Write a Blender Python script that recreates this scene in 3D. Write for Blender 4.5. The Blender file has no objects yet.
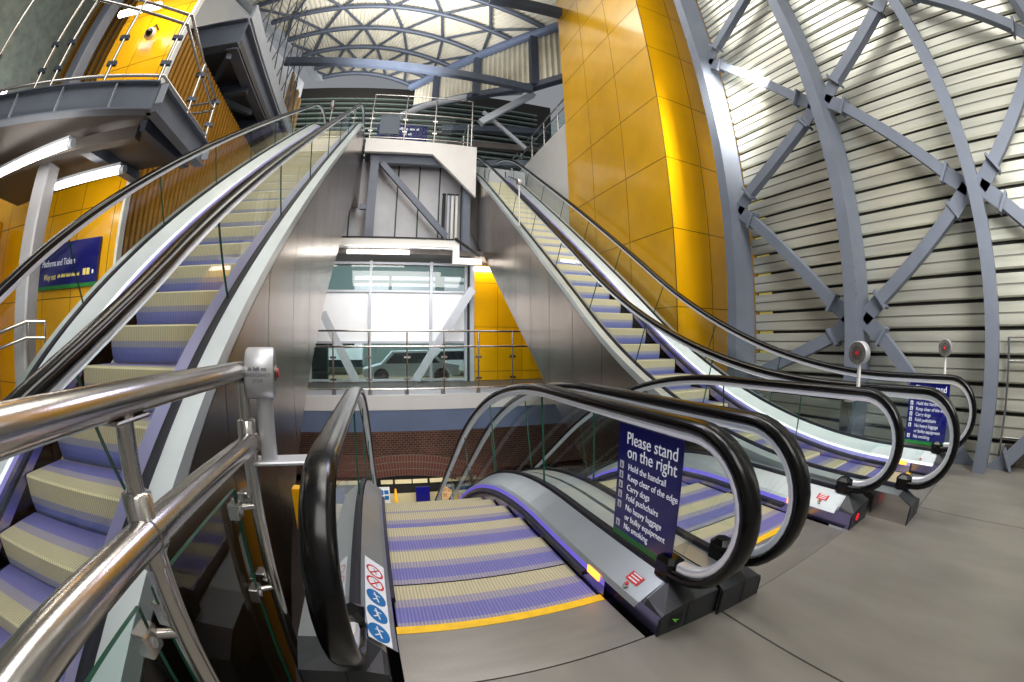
# Escalator hall of a railway station seen through a fisheye lens.
# World axes: X across the escalators, Y along them (away from the camera), Z up, mezzanine floor at Z=0.  Metres.
import bpy, math, random
from mathutils import Vector, Matrix
from math import sin, cos, tan, pi, radians, sqrt, atan2

rnd = random.Random(7)
SC = bpy.context.scene
COL = SC.collection

# ------------------------------------------------------------------ materials
def lin(c):
    def f(x):
        x /= 255.0
        return x / 12.92 if x <= 0.04045 else ((x + 0.055) / 1.055) ** 2.4
    return (f(c[0]), f(c[1]), f(c[2]), 1.0)

MATS = {}
def mat(name, rgb, rough=0.5, metal=0.0, var=0.0, scale=6.0, stretch=(1, 1, 1), bump=0.0, bscale=40.0,
        coat=0.0, emit=None, estr=0.0, spec=0.5):
    m = bpy.data.materials.new(name)
    m.use_nodes = True
    nt = m.node_tree
    b = nt.nodes['Principled BSDF']
    col = lin(rgb)
    b.inputs['Base Color'].default_value = col
    b.inputs['Roughness'].default_value = rough
    b.inputs['Metallic'].default_value = metal
    b.inputs['Specular IOR Level'].default_value = spec
    if coat:
        b.inputs['Coat Weight'].default_value = coat
        b.inputs['Coat Roughness'].default_value = 0.08
    if emit:
        b.inputs['Emission Color'].default_value = lin(emit)
        b.inputs['Emission Strength'].default_value = estr
    if var or bump:
        tc = nt.nodes.new('ShaderNodeTexCoord')
        mp = nt.nodes.new('ShaderNodeMapping')
        mp.inputs['Scale'].default_value = stretch
        nt.links.new(tc.outputs['Object'], mp.inputs['Vector'])
        nz = nt.nodes.new('ShaderNodeTexNoise')
        nz.inputs['Scale'].default_value = scale
        nz.inputs['Detail'].default_value = 4
        nt.links.new(mp.outputs['Vector'], nz.inputs['Vector'])
        if var:
            rp = nt.nodes.new('ShaderNodeValToRGB')
            lo = [max(0, c * (1 - var)) for c in col[:3]] + [1]
            hi = [min(1, c * (1 + var)) for c in col[:3]] + [1]
            rp.color_ramp.elements[0].position = 0.3
            rp.color_ramp.elements[1].position = 0.7
            rp.color_ramp.elements[0].color = lo
            rp.color_ramp.elements[1].color = hi
            nt.links.new(nz.outputs['Fac'], rp.inputs['Fac'])
            nt.links.new(rp.outputs['Color'], b.inputs['Base Color'])
        if bump:
            n2 = nt.nodes.new('ShaderNodeTexNoise')
            n2.inputs['Scale'].default_value = bscale
            nt.links.new(mp.outputs['Vector'], n2.inputs['Vector'])
            bp = nt.nodes.new('ShaderNodeBump')
            bp.inputs['Strength'].default_value = bump
            bp.inputs['Distance'].default_value = 0.02
            nt.links.new(n2.outputs['Fac'], bp.inputs['Height'])
            nt.links.new(bp.outputs['Normal'], b.inputs['Normal'])
    MATS[name] = m
    return m

def groove(m, axis, freq, strength, dist=0.004, fac=0.55):
    """fine parallel grooves across one object axis, mixed into the base colour as dark lines and a bump"""
    nt = m.node_tree
    b = nt.nodes['Principled BSDF']
    tc = nt.nodes.new('ShaderNodeTexCoord')
    wv = nt.nodes.new('ShaderNodeTexWave')
    wv.wave_type = 'BANDS'
    wv.bands_direction = axis
    wv.inputs['Scale'].default_value = freq
    wv.inputs['Distortion'].default_value = 0
    nt.links.new(tc.outputs['Object'], wv.inputs['Vector'])
    bp = nt.nodes.new('ShaderNodeBump')
    bp.inputs['Strength'].default_value = strength
    bp.inputs['Distance'].default_value = dist
    nt.links.new(wv.outputs['Fac'], bp.inputs['Height'])
    nt.links.new(bp.outputs['Normal'], b.inputs['Normal'])
    mx = nt.nodes.new('ShaderNodeMix')
    mx.data_type = 'RGBA'
    mx.blend_type = 'MULTIPLY'
    mx.inputs['Factor'].default_value = fac
    src = b.inputs['Base Color']
    if src.is_linked:
        nt.links.new(src.links[0].from_socket, mx.inputs['A'])
    else:
        mx.inputs['A'].default_value = src.default_value
    rp = nt.nodes.new('ShaderNodeValToRGB')
    rp.color_ramp.elements[0].position = 0.25
    rp.color_ramp.elements[0].color = (0.5, 0.5, 0.52, 1)
    rp.color_ramp.elements[1].position = 0.55
    nt.links.new(wv.outputs['Fac'], rp.inputs['Fac'])
    nt.links.new(rp.outputs['Color'], mx.inputs['B'])
    nt.links.new(mx.outputs['Result'], src)
    return m

def glass(name, tint, refl=1.5, base=0.0):
    m = bpy.data.materials.new(name)
    m.use_nodes = True
    nt = m.node_tree
    nt.nodes.clear()
    out = nt.nodes.new('ShaderNodeOutputMaterial')
    mix = nt.nodes.new('ShaderNodeMixShader')
    tr = nt.nodes.new('ShaderNodeBsdfTransparent')
    tr.inputs['Color'].default_value = (*tint, 1)
    gl = nt.nodes.new('ShaderNodeBsdfGlossy')
    gl.inputs['Roughness'].default_value = 0.03
    # Schlick reflectance from the facing angle (the same from both sides of the sheet)
    fr = nt.nodes.new('ShaderNodeLayerWeight')
    fr.inputs['Blend'].default_value = 0.5
    pw = nt.nodes.new('ShaderNodeMath')
    pw.operation = 'POWER'
    pw.inputs[1].default_value = 5.0
    nt.links.new(fr.outputs['Facing'], pw.inputs[0])
    ml = nt.nodes.new('ShaderNodeMath')
    ml.operation = 'MULTIPLY_ADD'
    ml.use_clamp = True
    ml.inputs[1].default_value = 0.8 * refl
    ml.inputs[2].default_value = 0.035 * refl + base
    nt.links.new(pw.outputs['Value'], ml.inputs[0])
    nt.links.new(ml.outputs['Value'], mix.inputs['Fac'])
    nt.links.new(tr.outputs['BSDF'], mix.inputs[1])
    nt.links.new(gl.outputs['BSDF'], mix.inputs[2])
    nt.links.new(mix.outputs['Shader'], out.inputs['Surface'])
    MATS[name] = m
    return m

def brick_mat(name):
    m = mat(name, (120, 60, 48), 0.85)
    nt = m.node_tree
    b = nt.nodes['Principled BSDF']
    tc = nt.nodes.new('ShaderNodeTexCoord')
    mp = nt.nodes.new('ShaderNodeMapping')
    mp.inputs['Rotation'].default_value = (radians(90), 0, 0)
    br = nt.nodes.new('ShaderNodeTexBrick')
    br.inputs['Scale'].default_value = 3.4
    br.inputs['Color1'].default_value = lin((104, 62, 54))
    br.inputs['Color2'].default_value = lin((64, 40, 38))
    br.inputs['Mortar'].default_value = lin((152, 132, 116))
    br.inputs['Mortar Size'].default_value = 0.022
    br.inputs['Bias'].default_value = -0.2
    nz = nt.nodes.new('ShaderNodeTexNoise')
    nz.inputs['Scale'].default_value = 1.6
    mx = nt.nodes.new('ShaderNodeMix')
    mx.data_type = 'RGBA'
    mx.blend_type = 'MULTIPLY'
    mx.inputs['Factor'].default_value = 0.6
    nt.links.new(tc.outputs['Object'], mp.inputs['Vector'])
    nt.links.new(mp.outputs['Vector'], br.inputs['Vector'])
    nt.links.new(tc.outputs['Object'], nz.inputs['Vector'])
    nt.links.new(br.outputs['Color'], mx.inputs['A'])
    nt.links.new(nz.outputs['Fac'], mx.inputs['B'])
    nt.links.new(mx.outputs['Result'], b.inputs['Base Color'])
    return m

M = MATS
mat('stainless', (196, 192, 190), 0.22, 1.0, var=0.16, scale=2.2, stretch=(1, 0.35, 6), bump=0.04, bscale=3.0)
mat('stainless_brown', (152, 140, 130), 0.24, 1.0, var=0.18, scale=1.4, stretch=(1, 1, 0.6), bump=0.10, bscale=1.1)
mat('chrome', (200, 196, 192), 0.22, 1.0, bump=0.015, bscale=120)
mat('guide', (236, 238, 240), 0.28, 0.85, emit=(235, 242, 255), estr=0.13)  # faint white emission put in for the lit strip under the handrails
mat('lilac_lit_deck', (178, 172, 226), 0.36, 0.6, var=0.05, scale=3)  # violet light on the inner deck put into its colour
mat('outer_deck', (208, 217, 219), 0.36, 0.6, var=0.05, scale=3)
mat('satin_deck', (182, 190, 196), 0.32, 0.75, var=0.06, scale=3)
mat('skirt', (160, 154, 206), 0.25, 0.9, var=0.06, scale=4)  # lilac tint carries the violet glow along the skirts
mat('rubber', (7, 6, 7), 0.2, 0.0, spec=0.4)
mat('seal', (22, 24, 36), 0.5)
mat('plastic', (48, 50, 54), 0.45, var=0.12, scale=30)
mat('tread_cream', (196, 187, 152), 0.5, 0.1)
mat('tread_blue', (126, 124, 186), 0.45, 0.25)
mat('riser_cream', (232, 222, 178), 0.5, 0.1)
mat('riser_blue', (156, 166, 224), 0.45, 0.25)
mat('tread_mid', (160, 154, 170), 0.5, 0.15)
mat('riser_mid', (194, 194, 202), 0.5, 0.15)
for k in ('tread_cream', 'tread_blue', 'riser_cream', 'riser_blue', 'tread_mid', 'riser_mid'):
    groove(M[k], 'X', 18, 0.5)
mat('comb_yellow', (240, 190, 20), 0.5, var=0.1, scale=20)
mat('plate', (150, 146, 138), 0.38, 0.55, var=0.10, scale=2.5, stretch=(1, 4, 1))
groove(M['plate'], 'X', 30, 0.04, 0.004, 0.2)
mat('purple_led', (150, 140, 235), 0.4, emit=(112, 96, 245), estr=0.45)
mat('lilac_led', (176, 172, 228), 0.4, emit=(140, 134, 245), estr=0.25)
mat('orange_led', (255, 160, 60), 0.4, emit=(255, 150, 50), estr=3.0)
mat('tube_light', (255, 255, 255), 0.4, emit=(255, 250, 240), estr=9.0)
mat('grey_paint', (112, 119, 133), 0.58, 0.1, var=0.07, scale=3, bump=0.03, bscale=60)
mat('grey_paint_dark', (74, 82, 98), 0.45, 0.1, var=0.10, scale=3)
mat('grey_col', (150, 150, 156), 0.5, 0.1, var=0.06, scale=3)
mat('grey_pale', (186, 192, 202), 0.42, 0.1, var=0.06, scale=3)
mat('beam_blue', (112, 126, 156), 0.42, 0.1, var=0.08, scale=2)
mat('siding', (206, 205, 192), 0.36, 0.55, var=0.16, scale=1.6, stretch=(1, 0.35, 5), bump=0.03, bscale=9)
mat('siding_gap', (52, 50, 46), 0.7)
mat('siding_line', (150, 149, 140), 0.5, 0.4)
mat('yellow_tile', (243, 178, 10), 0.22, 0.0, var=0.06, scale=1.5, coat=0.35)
mat('yellow_tile_shaded', (216, 162, 8), 0.24, 0.0, var=0.08, scale=1.5, coat=0.3)  # darker copy of the yellow tile, for the tower's shaded side
mat('joint', (66, 48, 10), 0.8)
mat('shaded_yellow', (168, 118, 22), 0.5, var=0.1, scale=3)  # yellow darkened to hold the shade on the ribbed walls
mat('white_panel', (226, 224, 222), 0.35, 0.0, var=0.03, scale=2, coat=0.2)
mat('white_paint', (235, 234, 230), 0.4)
mat('frosted', (235, 238, 242), 0.3, 0.0, var=0.03, scale=1.5, emit=(235, 240, 250), estr=0.06)
mat('grey_wall', (190, 191, 197), 0.5, 0.1, var=0.08, scale=2)
mat('seam_dark', (40, 40, 42), 0.6, 0.2)
mat('seam_green', (120, 140, 126), 0.5, 0.2)
mat('dark_void', (26, 25, 26), 0.8)
mat('soffit', (86, 80, 78), 0.5, 0.2, var=0.12, scale=1.5)
mat('roof_sheet', (224, 220, 206), 0.42, 0.3, var=0.12, scale=1.2)
mat('sign_blue', (12, 14, 112), 0.28, coat=0.3)
mat('sign_green', (40, 130, 60), 0.4)
mat('letter_white', (240, 242, 250), 0.5, emit=(240, 242, 255), estr=0.25)
mat('letter_yellow', (240, 220, 120), 0.5, emit=(240, 220, 120), estr=0.2)
mat('letter_grey', (120, 122, 126), 0.5)
mat('sticker_white', (232, 236, 242), 0.5)
mat('sticker_blue', (30, 110, 176), 0.5)
mat('sticker_red', (206, 40, 46), 0.5)
mat('red_led', (220, 30, 36), 0.4, emit=(255, 30, 40), estr=0.9)
mat('green_led', (80, 150, 40), 0.4, emit=(110, 190, 50), estr=0.25)
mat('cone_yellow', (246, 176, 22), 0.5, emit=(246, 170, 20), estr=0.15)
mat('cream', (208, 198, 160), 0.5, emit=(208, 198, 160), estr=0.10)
mat('slat_brown', (150, 120, 78), 0.6, var=0.2, scale=8)
mat('louvre', (150, 164, 158), 0.5, 0.2, var=0.2, scale=4)
mat('drum_side', (205, 206, 210), 0.42, 0.5)
mat('brushed', (150, 146, 140), 0.35, 0.8, var=0.3, scale=18)
mat('bronze', (110, 104, 96), 0.35, 0.8, var=0.2, scale=30)
mat('glass_edge', (30, 96, 74), 0.25, coat=0.4)
mat('train_white', (214, 222, 226), 0.4)
mat('train_dark', (36, 44, 48), 0.25)
mat('ground_out', (150, 136, 108), 0.8, var=0.2, scale=4)
mat('teal_wall', (128, 150, 146), 0.6)
mat('leaf_green', (86, 116, 66), 0.7, var=0.3, scale=9)
mat('purple_panel', (96, 86, 176), 0.3, 0.6)
glass('glass', (0.935, 0.975, 0.965), 1.0)
glass('glass_green', (0.84, 0.95, 0.92), 1.3)
glass('glass_soft', (0.90, 0.96, 0.95), 0.3)
glass('glass_window', (0.74, 0.84, 0.86), 1.3, 0.03)
brick_mat('brick')
mat('brick_ring', (122, 76, 68), 0.85, var=0.25, scale=14)

def floor_mat():
    m = mat('floor_sheet', (134, 130, 122), 0.38, 0.25, var=0.14, scale=1.4, stretch=(3.0, 0.8, 1), bump=0.02, bscale=160)
    nt = m.node_tree
    b = nt.nodes['Principled BSDF']
    tc = nt.nodes.new('ShaderNodeTexCoord')
    sx = nt.nodes.new('ShaderNodeSeparateXYZ')
    nt.links.new(tc.outputs['Object'], sx.inputs[0])
    def seam(sock, off, pitch):
        a = nt.nodes.new('ShaderNodeMath'); a.operation = 'SUBTRACT'; a.inputs[1].default_value = off
        nt.links.new(sock, a.inputs[0])
        w = nt.nodes.new('ShaderNodeMath'); w.operation = 'PINGPONG'; w.inputs[1].default_value = pitch / 2
        nt.links.new(a.outputs[0], w.inputs[0])
        l = nt.nodes.new('ShaderNodeMath'); l.operation = 'LESS_THAN'; l.inputs[1].default_value = 0.005
        nt.links.new(w.outputs[0], l.inputs[0])
        return l.outputs[0]
    s1 = seam(sx.outputs['X'], 1.385, 2.1)
    src = b.inputs['Base Color'].links[0].from_socket
    mx = nt.nodes.new('ShaderNodeMix'); mx.data_type = 'RGBA'
    mx.inputs['B'].default_value = (0.03, 0.03, 0.03, 1)
    nt.links.new(s1, mx.inputs['Factor'])
    nt.links.new(src, mx.inputs['A'])
    nt.links.new(mx.outputs['Result'], b.inputs['Base Color'])
floor_mat()

# ------------------------------------------------------------------ mesh building
class MB:
    def __init__(s):
        s.v, s.f, s.mi, s.sm, s.mats = [], [], [], [], []
    def m(s, name):
        if name not in s.mats:
            s.mats.append(name)
        return s.mats.index(name)
    def face(s, pts, mt, smooth=False):
        n = len(s.v)
        s.v += [tuple(p) for p in pts]
        s.f.append(tuple(range(n, n + len(pts))))
        s.mi.append(s.m(mt)); s.sm.append(smooth)
    def grid(s, rows, mt, smooth=True, close=False, mts=None):
        """rows: list of equally long point lists"""
        n0 = len(s.v)
        w = len(rows[0])
        for r in rows:
            s.v += [tuple(p) for p in r]
        for i in range(len(rows) - 1):
            for j in range(w if close else w - 1):
                k = (j + 1) % w
                s.f.append((n0 + i * w + j, n0 + i * w + k, n0 + (i + 1) * w + k, n0 + (i + 1) * w + j))
                s.mi.append(s.m(mts[j] if mts else mt)); s.sm.append(smooth)
    def hexa(s, c, mt):
        """8 corners: 0-3 bottom ring, 4-7 top ring"""
        n = len(s.v)
        s.v += [tuple(p) for p in c]
        for q in ((0, 3, 2, 1), (4, 5, 6, 7), (0, 1, 5, 4), (1, 2, 6, 5), (2, 3, 7, 6), (3, 0, 4, 7)):
            s.f.append(tuple(n + i for i in q)); s.mi.append(s.m(mt)); s.sm.append(False)
    def box(s, x0, x1, y0, y1, z0, z1, mt):
        s.hexa([(x0, y0, z0), (x1, y0, z0), (x1, y1, z0), (x0, y1, z0), (x0, y0, z1), (x1, y0, z1), (x1, y1, z1), (x0, y1, z1)], mt)
    def cbox(s, x0, x1, y0, y1, z0, z1, mt, c=0.008):
        """box with chamfered vertical and top edges"""
        ring = lambda i, z: [(x0 + i + c, y0 + i, z), (x1 - i - c, y0 + i, z), (x1 - i, y0 + i + c, z), (x1 - i, y1 - i - c, z),
                             (x1 - i - c, y1 - i, z), (x0 + i + c, y1 - i, z), (x0 + i, y1 - i - c, z), (x0 + i, y0 + i + c, z)]
        rows = [ring(c, z0), ring(0, z0 + c), ring(0, z1 - c), ring(c, z1)]
        s.grid(rows, mt, False, True)
        s.face(rows[0][::-1], mt); s.face(rows[-1], mt)
    def beam(s, p, q, w, h, mt, up=(0, 0, 1), mt_side=None):
        """rectangular bar from p to q, w wide (sideways), h high (along up)"""
        p, q, up = Vector(p), Vector(q), Vector(up)
        d = (q - p).normalized()
        sd = d.cross(up)
        if sd.length < 1e-6:
            sd = d.cross(Vector((1, 0, 0)))
        sd.normalize()
        u = sd.cross(d).normalized()
        a, b = sd * w / 2, u * h / 2
        s.hexa([p - a - b, p + a - b, q + a - b, q - a - b, p - a + b, p + a + b, q + a + b, q - a + b], mt)
    def ibeam(s, p, q, w, h, mt, t=0.03, up=(0, 0, 1)):
        p, q, u = Vector(p), Vector(q), Vector(up)
        s.beam(p + u * (h / 2 - t / 2), q + u * (h / 2 - t / 2), w, t, mt, up)
        s.beam(p - u * (h / 2 - t / 2), q - u * (h / 2 - t / 2), w, t, mt, up)
        s.beam(p, q, t, h - 2 * t, mt, up)
    def tube(s, path, r, mt, n=12, cap=True):
        pts = [Vector(p) for p in path]
        rows = []
        prev = None
        for i, p in enumerate(pts):
            a = pts[i - 1] if i else None
            b = pts[i + 1] if i + 1 < len(pts) else None
            if a is not None and b is not None:
                t = ((p - a).normalized() + (b - p).normalized())
            else:
                t = (b - p) if a is None else (p - a)
            t.normalize()
            if prev is None:
                x = t.cross(Vector((0, 0, 1)))
                if x.length < 1e-4:
                    x = t.cross(Vector((1, 0, 0)))
            else:
                x = prev - t * prev.dot(t)
            x.normalize(); prev = x
            y = t.cross(x)
            rr = r[i] if isinstance(r, (list, tuple)) else r
            rows.append([p + (x * cos(2 * pi * k / n) + y * sin(2 * pi * k / n)) * rr for k in range(n)])
        s.grid(rows, mt, True, True)
        if cap:
            s.face(rows[0][::-1], mt); s.face(rows[-1], mt)
    def disc(s, c, axis, r, mt, n=24, h=0.0):
        """flat disc or short drum along axis"""
        c, ax = Vector(c), Vector(axis).normalized()
        x = ax.cross(Vector((0, 0, 1)))
        if x.length < 1e-4:
            x = ax.cross(Vector((1, 0, 0)))
        x.normalize(); y = ax.cross(x)
        ring = [c + (x * cos(2 * pi * k / n) + y * sin(2 * pi * k / n)) * r for k in range(n)]
        if h:
            r2 = [p + ax * h for p in ring]
            s.grid([ring, r2], mt, True, True)
            s.face(ring[::-1], mt); s.face(r2, mt)
        else:
            s.face(ring, mt)
    def ring(s, c, axis, r0, r1, mt, n=28):
        c, ax = Vector(c), Vector(axis).normalized()
        x = ax.cross(Vector((0, 0, 1)))
        if x.length < 1e-4:
            x = ax.cross(Vector((1, 0, 0)))
        x.normalize(); y = ax.cross(x)
        a = [c + (x * cos(2 * pi * k / n) + y * sin(2 * pi * k / n)) * r0 for k in range(n)]
        b = [c + (x * cos(2 * pi * k / n) + y * sin(2 * pi * k / n)) * r1 for k in range(n)]
        s.grid([a, b], mt, False, True)
    def sphere(s, c, r, mt, n=14, half=False):
        rows = []
        for i in range(n + 1):
            th = pi * i / n * (0.5 if half else 1)
            rows.append([(c[0] + r * sin(th) * cos(2 * pi * k / 20), c[1] + r * sin(th) * sin(2 * pi * k / 20),
                          c[2] - r * cos(th)) for k in range(20)])
        s.grid(rows, mt, True, True)
    def build(s, name, parent=None, origin=None):
        me = bpy.data.meshes.new(name)
        vs = s.v
        if origin is not None:
            vs = [(a - origin[0], b - origin[1], c - origin[2]) for a, b, c in vs]
        me.from_pydata(vs, [], s.f)
        for n in s.mats:
            me.materials.append(M[n])
        me.polygons.foreach_set('material_index', s.mi)
        me.polygons.foreach_set('use_smooth', s.sm)
        me.update()
        o = bpy.data.objects.new(name, me)
        COL.objects.link(o)
        if origin is not None:
            o.location = origin
        if parent is not None:
            attach(o, parent)
        return o

WORLD = {}
def attach(o, parent):
    o.parent = parent
    if parent.name in WORLD:
        o.matrix_parent_inverse = Matrix.Translation(-Vector(WORLD[parent.name]))

def tag(o, label, cat, group=None):
    o['label'] = label; o['category'] = cat
    if group:
        o['group'] = group
    return o

def thing(name, loc, label, cat, group=None):
    o = bpy.data.objects.new(name, None)
    COL.objects.link(o)
    o.location = loc
    o.empty_display_size = 0.2
    WORLD[o.name] = loc
    return tag(o, label, cat, group)

def solo(mb, name, label, cat, group=None):
    xs = [p[0] for p in mb.v]; ys = [p[1] for p in mb.v]; zs = [p[2] for p in mb.v]
    o = mb.build(name, None, ((min(xs) + max(xs)) / 2, (min(ys) + max(ys)) / 2, min(zs)))
    return tag(o, label, cat, group)

def struct(mb, name):
    o = mb.build(name)
    o['kind'] = 'structure'
    return o

def text(s, size, origin, xdir, updir, mt, name, parent, align='LEFT', extrude=0.0008, xscale=1.0):
    cu = bpy.data.curves.new(name, 'FONT')
    cu.body = s; cu.size = size; cu.extrude = extrude; cu.align_x = align
    cu.resolution_u = 3
    cu.materials.append(M[mt])
    tmp = bpy.data.objects.new('tmp_text', cu)
    COL.objects.link(tmp)
    bpy.context.view_layer.update()
    me = bpy.data.meshes.new_from_object(tmp.evaluated_get(bpy.context.evaluated_depsgraph_get()))
    bpy.data.objects.remove(tmp)
    bpy.data.curves.remove(cu)
    x = Vector(xdir).normalized(); y = Vector(updir).normalized(); z = x.cross(y)
    mtx = Matrix((x * xscale, y, z)).transposed().to_4x4()
    mtx.translation = Vector(origin)
    me.transform(mtx)
    me.name = name
    if not me.materials:
        me.materials.append(M[mt])
    o = bpy.data.objects.new(name, me)
    COL.objects.link(o)
    attach(o, parent)
    return o

def strokes(x0, x1, y, z, h, mt, name, parent, seed):
    """a line of print too small to read: a row of short upright strokes in word-like runs"""
    r = random.Random(seed); mb = MB(); x = x0
    while x < x1:
        for k in range(r.randint(3, 7)):
            w_ = h * r.uniform(0.28, 0.5); hh_ = h * r.choice((0.68, 0.68, 1.0))
            if x + w_ > x1: break
            mb.box(x, x + w_ * 0.7, y - 0.001, y, z, z + hh_, mt); x += w_
        x += h * 0.5
    mb.build(name, parent)

# ------------------------------------------------------------------ escalators
SL = 0.694           # tangent of the incline
UP = 7.90            # upper floor level

def base_curve(breaks, T):
    def z(v):
        t = 0.0
        for vb, ds in breaks:
            x = v - vb
            if x > T: t += ds * x
            elif x > -T: t += ds * (x + T) ** 2 / (4 * T)
        return t
    return z
def slope_of(zf, v):
    return (zf(v + 0.01) - zf(v - 0.01)) / 0.02

def frange(a, b, st):
    n = max(1, int(round((b - a) / st)))
    return [a + (b - a) * i / n for i in range(n + 1)]

def escalator(name, label, u0, breaks, vfront, vcomb, vend, vc0, vc1, first_step, last_step,
              clad_l=None, clad_r=None, run_out=0.27, led='lilac_led', joint0=0.0, W=1.0, T=1.7, box_out=0.33, GD=0.19, GD_first=None, rail_breaks=None, rail_T=1.7):
    zf = base_curve(breaks, T)
    def lift(v):           # fraction of full incline
        return min(1.0, abs(zf(v + 0.01) - zf(v - 0.01)) / 0.02 / SL)
    zd = lambda v: zf(v) + 0.045 * lift(v)
    zh = base_curve(rail_breaks, rail_T) if rail_breaks else (lambda v: zf(v) + 0.05 * lift(v))
    up = breaks[0][1] > 0
    root = thing(name, (u0 + W / 2, vcomb, 0.0), label, 'escalator')
    gd_side = {-1: GD_first or GD, 1: GD}
    for sd in (-1, 1):
        GD = gd_side[sd]
        us = u0 if sd < 0 else u0 + W            # skirt plane
        X = lambda d: us + sd * d
        gx = X(GD)
        # -------- running deck: skirt, inner deck, seal, outer deck
        prof = [(0.0, -0.10), (0.0, 0.07), (0.0, 0.105), (0.02, 0.125), (GD - 0.025, 0.21), (GD - 0.02, 0.232), (GD + 0.02, 0.232), (GD + 0.025, 0.21),
                (run_out, 0.20), (run_out, 0.09)]
        vs = frange(vcomb - 0.02, vend, 0.2)
        def strip(i, j, mt, nm, parent, o=0.0, v0=None):
            mb = MB()
            vv = vs if v0 is None else frange(v0, vend, 0.2)
            rows = [[(X(d), v, zd(v) + z) for d, z in prof[i:j]] for v in vv]
            if sd < 0:
                rows = [r[::-1] for r in rows]
            mb.grid(rows, mt, False)
            return mb.build(nm, parent)
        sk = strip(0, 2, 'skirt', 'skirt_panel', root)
        strip(1, 3, led, 'skirt_light', sk)
        dk = strip(2, 5, ('lilac_lit_deck' if sd > 0 else 'outer_deck') if name == 'escalator' and label.startswith('long') else 'outer_deck' if up else 'satin_deck', 'inner_deck', root, v0=vfront + 0.14)
        strip(4, 8, 'seal', 'glass_seal', root, v0=vfront + 0.14)
        strip(7, 10, 'outer_deck', 'outer_deck', root)
        # brush along the skirt
        mb = MB()
        rows = [[(X(-0.0), v, zf(v) + 0.035), (X(-0.022), v, zf(v) + 0.03), (X(-0.022), v, zf(v) + 0.058), (X(0), v, zf(v) + 0.062)]
                for v in frange(vcomb + 0.18, vend, 0.2)]
        mb.grid(rows, 'seal', False)
        mb.face(rows[0], 'seal')
        mb.build('skirt_brush', sk)
        # comb lamp
        mb = MB()
        if sd > 0: mb.box(min(X(0), X(-0.008)), max(X(0), X(-0.008)), vcomb + 0.03, vcomb + 0.15, 0.075, 0.115, 'orange_led')
        if sd > 0: mb.build('comb_light', sk)
        # -------- newel box at the near landing: sloping dark nose, stainless sides
        sec = [(0.045, 0.0), (0.045, 0.112), (0.06, 0.138), (GD - 0.025, 0.207), (GD + 0.03, 0.207), (box_out, 0.20), (box_out, 0.0)]
        nose = [(d, min(z, 0.10 + 0.04 * min(1, d / 0.12)) if z else 0.0) for d, z in sec]
        rows = [[(X(d), vfront, z) for d, z in nose], [(X(d), vfront + 0.13, z) for d, z in sec], [(X(d), vcomb + 0.25, z) for d, z in sec]]
        if sd < 0:
            rows = [r[::-1] for r in rows]
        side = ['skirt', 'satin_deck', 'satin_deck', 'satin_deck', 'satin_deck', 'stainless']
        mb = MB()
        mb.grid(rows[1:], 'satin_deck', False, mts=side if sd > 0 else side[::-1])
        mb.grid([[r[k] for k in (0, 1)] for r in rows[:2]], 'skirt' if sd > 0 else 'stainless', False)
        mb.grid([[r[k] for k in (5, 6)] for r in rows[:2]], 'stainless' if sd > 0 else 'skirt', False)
        mb.face(rows[2], 'stainless')
        nb = mb.build('newel_box', root)
        mb = MB()
        up_ = lambda r, e: [(x, y - e, z + (0.003 if z else 0)) for x, y, z in r]
        mb.face(up_(rows[0], 0.006), 'plastic')
        mb.grid([up_(rows[0], 0.006)[1:6], up_(rows[1], 0.0)[1:6]], 'plastic', False)
        for k in (0, 6):
            r = rows[0][k]
            mb.box(r[0] - 0.004, r[0] + 0.004, vfront - 0.008, vfront + 0.004, 0.0, 0.10 if (k == 0) == (sd > 0) else 0.138, 'seal')
        mb.box(min(X(box_out * 0.52), X(box_out * 0.54)), max(X(box_out * 0.52), X(box_out * 0.54)), vfront - 0.008, vfront - 0.006, 0.004, 0.14, 'seal')
        mb.build('end_cap', nb)
        mb = MB()   # handrail inlet boot
        mb.cbox(gx - 0.05, gx + 0.05, vc0 + 0.02, vc0 + 0.15, 0.185, 0.312, 'rubber', 0.022)
        mb.build('handrail_inlet', nb)
        # -------- handrail and its guide
        def rail_path(r):
            zc = 0.585
            p = [(vc0 + 0.08, zc - r), (vc0 + 0.04, zc - r)]
            for k in range(0, 19):
                t = -pi / 2 - pi * k / 18
                p.append((vc0 + r * cos(t), zc + r * sin(t)))
            for v in frange(vc0 + 0.15, vc1 - 0.1, 0.16):
                p.append((v, zh(v) + zc + r))
            ze = zh(vc1)
            for k in range(0, 19):
                t = pi / 2 - pi * k / 18
                p.append((vc1 + r * cos(t), ze + zc + r * sin(t)))
            p.append((vc1 - 0.2, ze + zc - r))
            return p
        def sweep(path, prof, mt, nm, parent):
            mb = MB(); rows = []
            for i, (v, z) in enumerate(path):
                a = path[max(0, i - 1)]; b = path[min(len(path) - 1, i + 1)]
                dv, dz = b[0] - a[0], b[1] - a[1]
                L = sqrt(dv * dv + dz * dz)
                nv, nz = -dz / L, dv / L          # outward normal (left of travel)
                rows.append([(gx + px, v + nv * py, z + nz * py) for px, py in prof])
            mb.grid(rows, mt, True, True)
            mb.face(rows[0], mt); mb.face(rows[-1][::-1], mt)
            return mb.build(nm, parent)
        rp = [(-0.047, -0.012), (-0.050, 0.006), (-0.043, 0.022), (-0.024, 0.031), (0.024, 0.031), (0.043, 0.022), (0.050, 0.006), (0.047, -0.012),
              (0.038, -0.022), (-0.038, -0.022)]
        hr = sweep(rail_path(0.335), rp, 'rubber', 'handrail', root)
        gpath = rail_path(0.335)[2:]
        gp = [(-0.027, -0.018), (-0.030, -0.026), (-0.027, -0.054), (-0.012, -0.060), (0.012, -0.060), (0.027, -0.054), (0.030, -0.026), (0.027, -0.018)]
        sweep(gpath, gp, 'guide', 'handrail_guide', root)
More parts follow.
